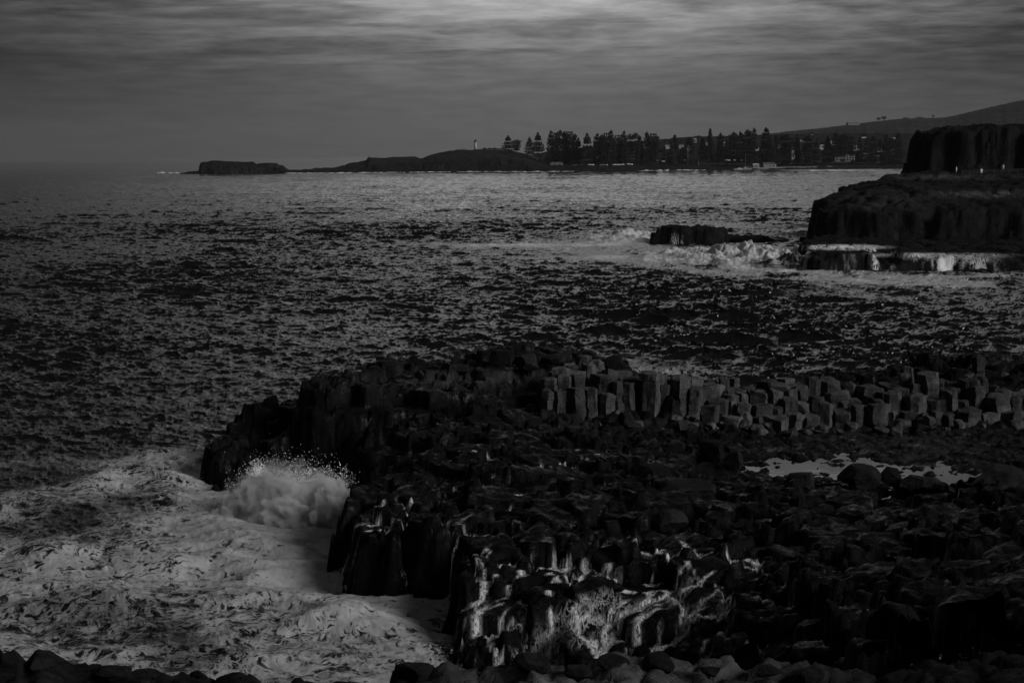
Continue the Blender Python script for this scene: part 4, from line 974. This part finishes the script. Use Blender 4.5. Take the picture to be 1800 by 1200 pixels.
# apartment block with white balcony frames
yA = 2060; ab = at_y(1485, 282, yA); wA = 33*yA/FPX; hA = 10*yA/FPX
ap = root('apartment_block', ab, -.12); tag(ap, 'white-framed terraced apartment block behind the beach', 'apartment block', kind='thing')
part('wall', lambda bm: (box(bm, -wA/2, wA*.05, 0, 9, -2, hA*.55), box(bm, wA*.051, wA/2, 0, 9, -2, hA)), M_PALEWALL, ap)
def frames(bm):
    for (x0, x1, n_, hh) in ((-wA/2, wA*.05, 2, hA*.55), (wA*.06, wA/2, 3, hA)):
        for k_ in range(n_+0): box(bm, x0, x1, -1.5, -.01, hh*(k_+1)/n_-.45, hh*(k_+1)/n_)
        for k_ in range(4):
            x = x0+(x1-x0-.5)*k_/3; box(bm, x, x+.5, -1.52, -1.2, 0, hh-.46)
part('balcony_frame', frames, M_WHITEWALL, ap)
for (x0, x1, n_, hh) in ((-wA/2, wA*.05, 2, hA*.55), (wA*.06, wA/2, 3, hA)):
    for lv in range(n_):
        for k_ in range(3):
            x = x0+(x1-x0)*(k_+.2)/3; part('window', lambda bm: box(bm, x, x+(x1-x0)*.2, -.15, .1, hh*lv/n_+.5, hh*(lv+1)/n_-.7), M_GLASS, ap)

# ------------------------------------------------------------------ vehicles along the harbour road
def make_van():
    e = root('parked_car', (0, 0, 0))
    def body(bm):
        prof = [(-2.2, .35), (-2.25, .95), (-1.5, 1.1), (-.9, 1.55), (1.3, 1.6), (2.0, 1.05), (2.25, .95), (2.2, .35)]
        A_ = [bm.verts.new((x, -.85, z)) for x, z in prof]; B_ = [bm.verts.new((x, .85, z)) for x, z in prof]; n = len(prof)
        for i in range(n): bm.faces.new([A_[i], A_[(i+1) % n], B_[(i+1) % n], B_[i]])
        bm.faces.new(A_); bm.faces.new(B_[::-1]); bmesh.ops.bevel(bm, geom=bm.edges[:], offset=.06, segments=2, affect='EDGES')
    part('body', body, M_PAINT, e, True)
    part('windows', lambda bm: box(bm, -1.1, 1.5, -.875, .875, 1.12, 1.45), M_GLASS, e)
    for x in (-1.4, 1.4):
        for y in (-.8, .8): part('wheel', lambda bm: tube(bm, (x, y-.1, .33), (x, y+.1, .33), .33, .33, 12), M_TYRE, e)
    return e
v0 = make_van(); cars = [(1009, 292.3), (1013, 292.4), (1019, 292.4), (1024, 292.3), (1036, 291), (1041, 291.2), (1057, 291.8), (1062, 291.8), (1067, 291.6), (1079, 291.2), (1084, 291), (1089, 291), (1094, 290.6), (1104, 290), (1109, 290.3), (1155, 283.6), (1165, 285), (1203, 283.6), (1247, 283.4), (1277, 283), (1280, 283.2), (1291, 283.2), (1305, 283.5)]
for i, (px, py) in enumerate(cars):
    o = v0 if i == 0 else copy_tree(v0)
    o.location = at_y(px, py, 1770 if py > 289 else 1810); o.rotation_euler = (0, 0, random.choice([0, 1.4, .3, 3.1])); o.scale = (1.15,)*3
    tag(o, f'white vehicle parked on the far harbour road, {ordn(i)} from the left', 'car', 'vehicles parked along the far harbour', 'thing')
# poles and boats
for i, (px, p0, p1, lb) in enumerate([(1170, 262, 291, 'tall thin mast rising left of the open gap in the pines'), (1209, 257, 290.5, 'tall thin flagpole in the open gap'), (1228, 277, 290.5, 'short pale pole by the harbour wall')]):
    a = at_y(px, p1, 1790); b = at_y(px, p0, 1790)
    e = root('flagpole', a); tag(e, lb, 'pole', kind='thing'); hh = b.z-a.z
    part('pole', lambda bm: tube(bm, (0, 0, -1), (0, 0, hh), .28, .14, 8), M_METAL, e); part('finial', lambda bm: bmesh.ops.create_icosphere(bm, subdivisions=1, radius=.35, matrix=Matrix.Translation((0, 0, hh))), M_METAL, e)
def boat(px, pb, L, mast, lab):
    a = at_z(px, pb, .2); e = root('moored_boat', a, .2); tag(e, lab, 'boat', 'boats moored in the far harbour', 'thing')
    def hull(bm):
        st = [(-L/2, .7), (-L/4, 1.3), (0, 1.5), (L/4, 1.2), (L/2, .08)]; R_ = []
        for x, w in st: R_.append([bm.verts.new((x, -w, 1.2)), bm.verts.new((x, -w*.6, 0)), bm.verts.new((x, 0, -.4)), bm.verts.new((x, w*.6, 0)), bm.verts.new((x, w, 1.2))])
        for A_, B_ in zip(R_[:-1], R_[1:]):
            for i in range(4): bm.faces.new([A_[i], A_[i+1], B_[i+1], B_[i]])
            bm.faces.new([A_[0], B_[0], B_[4], A_[4]])
        bm.faces.new(R_[0])
    part('hull', hull, M_PAINT, e)
    part('cabin', lambda bm: box(bm, -L*.15, L*.15, -.8, .8, 1.203, 2.3), M_WHITEWALL, e)
    if mast: part('mast', lambda bm: tube(bm, (0, 0, 2.303), (0, 0, mast), .13, .08, 6), M_METAL, e)
boat(1310, 297.6, 11, 18, 'white yacht with a tall mast moored by the sheds')
boat(1334, 297.4, 9, 0, 'small white motor boat moored before the boat shed')
boat(1299, 298.2, 8, 0, 'white launch at the end of the harbour wall')

# ------------------------------------------------------------------ walkers and railing on the cliff terrace
def person_mesh(arm):
    me = bpy.data.meshes.new('person')
    J = [(0, 0, .95), (0, 0, 1.2), (0, 0, 1.42), (0, 0, 1.52), (0, 0, 1.66), (0, 0, 1.74), (.2, 0, 1.4), (.27, .02, 1.12), (.26, -.08 if not arm else -.3, .86 if not arm else 1.2), (-.2, 0, 1.4), (-.27, .02, 1.12), (-.26, -.08, .86), (.1, 0, .88), (.11, -.03, .48), (.11, .03, .07), (.11, -.13, .03), (-.1, 0, .88), (-.12, .05, .48), (-.12, .0, .07), (-.12, -.15, .03)]
    E_ = [(0, 1), (1, 2), (2, 3), (3, 4), (4, 5), (2, 6), (6, 7), (7, 8), (2, 9), (9, 10), (10, 11), (0, 12), (12, 13), (13, 14), (14, 15), (0, 16), (16, 17), (17, 18), (18, 19)]
    R_ = [.15, .14, .13, .06, .10, .07, .07, .05, .035, .07, .05, .035, .10, .07, .045, .035, .10, .07, .045, .035]
    me.from_pydata(J, E_, []); o = bpy.data.objects.new('person', me); COL.objects.link(o)
    md = o.modifiers.new('skin', 'SKIN'); md.use_smooth_shade = True
    for i, r_ in enumerate(R_): me.skin_vertices[0].data[i].radius = (r_, r_)
    me.skin_vertices[0].data[0].use_root = True
    o.modifiers.new('sub', 'SUBSURF').levels = 1; o.modifiers['sub'].render_levels = 1
    bpy.context.view_layer.update(); dg = bpy.context.evaluated_depsgraph_get()
    out = bpy.data.meshes.new_from_object(o.evaluated_get(dg)); bpy.data.objects.remove(o); out.materials.clear(); return out
def person(px, pb, y, arm, lab, rz):
    p = at_y(px, pb, y); p.z = at_y(px, pb, y).z
    me = person_mesh(arm); me.materials.append(M_CLOTH); me.materials.append(M_DCLOTH); me.materials.append(M_SKIN)
    for f in me.polygons:
        z = f.center.z; f.material_index = 1 if z < .55 else (2 if z > 1.5 else 0)
    o = bpy.data.objects.new('person', me); COL.objects.link(o); o.location = p; o.rotation_euler = (0, 0, rz); o.scale = (1.05,)*3
    tag(o, lab, 'person', kind='thing')
    hr = part('hair', lambda bm: (bmesh.ops.create_icosphere(bm, subdivisions=2, radius=.105, matrix=Matrix.Translation((0, .025, 1.72)))), M_DCLOTH, o, True)
YW = 362
person(1681, 305.0, YW, True, 'person in pale clothes at the left end of the terrace railing', 1.2)
person(1725, 308.2, YW-3, False, 'person in a long white coat standing at the middle of the railing', .2)
person(1763, 301.4, YW+1.5, False, 'person in a pale top standing farthest right on the terrace', -.5)
person(1716.5, 304.5, YW+1, True, 'stooping person in pale clothes just left of the white-coated one', 2.4) if False else None
R0 = at_y(1690, 307.5, YW); R1 = at_y(1830, 303.5, YW)
rl = root('safety_railing', R0); tag(rl, 'dark post and rail fence along the cliff terrace', 'railing', kind='thing')
dR = R1-R0; n_p = 11
for k_ in range(n_p):
    q = dR*(k_/(n_p-1)); part('post', lambda bm: box(bm, q.x-.07, q.x+.07, q.y-.07, q.y+.07, q.z-1.5, q.z+1.15), M_BARK, rl)
for hz in (.5, .8, 1.08):
    part('rail', lambda bm: tube(bm, Vector((0, -.12, hz)), dR+Vector((0, -.12, hz)), .05, .05, 6), M_BARK, rl)
# gull
gb = at_y(1613, 168.5, 600); g = root('seagull', gb, .6); tag(g, 'tiny dark gull flying above the hill', 'bird', kind='thing'); COL.objects.unlink(g)
bpy.data.objects.remove(g)
def gull(bm):
    tube(bm, (0, -.3, 0), (0, 0, .02), .04, .12, 8); tube(bm, (0, .001, .02), (0, .35, 0), .12, .03, 8)
    for s_ in (-1, 1):
        P_ = [(0, -.1, .05), (0, .12, .05), (s_*.4, .1, .22), (s_*.4, -.12, .22), (s_*.8, .12, .12), (s_*.8, 0, .12)]
        v_ = [bm.verts.new(p) for p in P_]+[bm.verts.new((p[0], p[1], p[2]-.03)) for p in P_]
        for a, b, c, d in ((0, 1, 2, 3), (3, 2, 4, 5)): bm.faces.new([v_[a], v_[b], v_[c], v_[d]]); bm.faces.new([v_[d+6], v_[c+6], v_[b+6], v_[a+6]])
g = part('seagull', gull, M_DCLOTH, None); g.location = gb; tag(g, 'tiny dark gull flying in the sky above the hill', 'bird', kind='thing')

# ------------------------------------------------------------------ the burst of spray in the cove
def spray_mat(dens=6.0):
    t = NT('sea_spray'); p = t.pos()
    n = t.noise(p, .9, 5, .62, .4)
    v = t.n('ShaderNodeVolumePrincipled'); v.inputs['Color'].default_value = (.99, .99, .99, 1); v.inputs['Anisotropy'].default_value = .25
    t.put(v.inputs['Density'], t.ramp(n, .40, .58, .05, dens))
    t.L.new(v.outputs[0], t.out.inputs['Volume']); return t.m
M_SPRAY = spray_mat()
def spray_blob(bm, c, r, seed):
    st = bmesh.ops.create_icosphere(bm, subdivisions=5, radius=1)
    for v in st['verts']:
        n = v.co.normalized(); q = n*1.4+Vector((seed, 0, 0))
        k_ = 1+.26*mnoise.noise(q*1.2)+.26*mnoise.noise(q*2.6)+.16*mnoise.noise(q*5.5)+.09*mnoise.noise(q*11)+.05*mnoise.noise(q*22)
        v.co = Vector((c[0]+n.x*r[0]*k_, c[1]+n.y*r[1]*k_, c[2]+n.z*r[2]*k_))
def sprays(bm):
    pass
for i, (px, py, y, rr, lb) in enumerate([(470, 900, 80.5, (2.3, 1.6, 2.0), 'left lobe of the spray burst, lowest at the rock tip'), (535, 905, 79.5, (2.3, 1.7, 2.2), 'middle lobe of the spray burst in the cove'), (585, 900, 78.5, (1.35, 1.3, 1.9), 'right lobe of the spray burst against the dark rock')]):
    pass
c_ = [at_y(px, py, y) for px, py, y in ((455, 900, 78.0), (530, 912, 76.5), (588, 912, 75.5), (400, 915, 77.5))]
bm = bmesh.new()
spray_blob(bm, c_[1], (2.7, 1.5, 2.2), 4.2)
me = bpy.data.meshes.new('sea_spray'); bm.to_mesh(me); bm.free()
tag(link('sea_spray', me, M_SPRAY), 'pale cloud of spray thrown up in the cove', 'spray', kind='stuff')
for c, r_, s_ in ((c_[0], (1.7, 1.3, 2.1), 9.1), (c_[2], (1.2, 1.2, 2.1), 13.7), (c_[3], (1.1, 1.0, .9), 21.3)):
    bm = bmesh.new(); spray_blob(bm, c, r_, s_); me = bpy.data.meshes.new('sea_spray'); bm.to_mesh(me); bm.free()
    tag(link('sea_spray', me, M_SPRAY), 'pale cloud of spray thrown up in the cove', 'spray', kind='stuff')
M_MIST = spray_mat(.55)
bm = bmesh.new(); spray_blob(bm, c_[1]+Vector((-.3, .2, .5)), (3.7, 1.6, 2.5), 31.0); me = bpy.data.meshes.new('sea_mist'); bm.to_mesh(me); bm.free()
tag(link('sea_mist', me, M_MIST), 'thin mist hanging round the spray burst', 'spray', kind='stuff')
def drops(bm):
    rd = random.Random(3)
    for k_ in range(10000):
        m = rd.random()
        if m < .30: px, py = rd.gauss(520, 34), 862-abs(rd.gauss(0, 26))
        elif m < .45: a_ = rd.choice([430, 462, 500, 540, 566, 596]); h_ = rd.random()**1.5*48; px, py = a_+rd.gauss(0, 3)+h_*rd.choice([-.25, .1, .3]), 870-h_
        elif m < .70: px, py = rd.gauss(590, 18), 870-abs(rd.gauss(0, 20))+(rd.random()*18)
        elif m < .82: px, py = rd.gauss(455, 9), 838-abs(rd.gauss(0, 14))
        else: px, py = rd.uniform(395, 610), 866-abs(rd.gauss(0, 12))
        p = at_y(px, py, rd.gauss(79.5, .9)); e = .007+abs(rd.gauss(0, .012))
        a = [bm.verts.new(p+Vector((math.cos(t)*e, math.sin(t)*e, -e*.6))) for t in (0, 2.1, 4.2)]; b = bm.verts.new(p+Vector((0, 0, e*1.3)))
        bm.faces.new(a[::-1])
        for i in range(3): bm.faces.new([a[i], a[(i+1) % 3], b])
M_DROP = plain_mat('water_drops', .5, .3, 1, .02, .5)
o = part('spray_drops', drops, M_DROP, None); tag(o, 'bright droplets flying above the spray cloud', 'droplets', kind='stuff')

# ------------------------------------------------------------------ haze over the sea
def haze():
    bm = bmesh.new(); box(bm, -17000*3.05, 17000*3.05, -9500, 17500, -3.9, 420)
    me = bpy.data.meshes.new('haze'); bm.to_mesh(me); bm.free()
    t = NT('haze_air'); v = t.n('ShaderNodeVolumePrincipled'); v.inputs['Color'].default_value = (.9, .9, .9, 1); v.inputs['Density'].default_value = .000018
    t.L.new(v.outputs[0], t.out.inputs['Volume'])
    tag(link('haze', me, t.m), 'thin even sea haze', 'haze', kind='stuff')
haze()
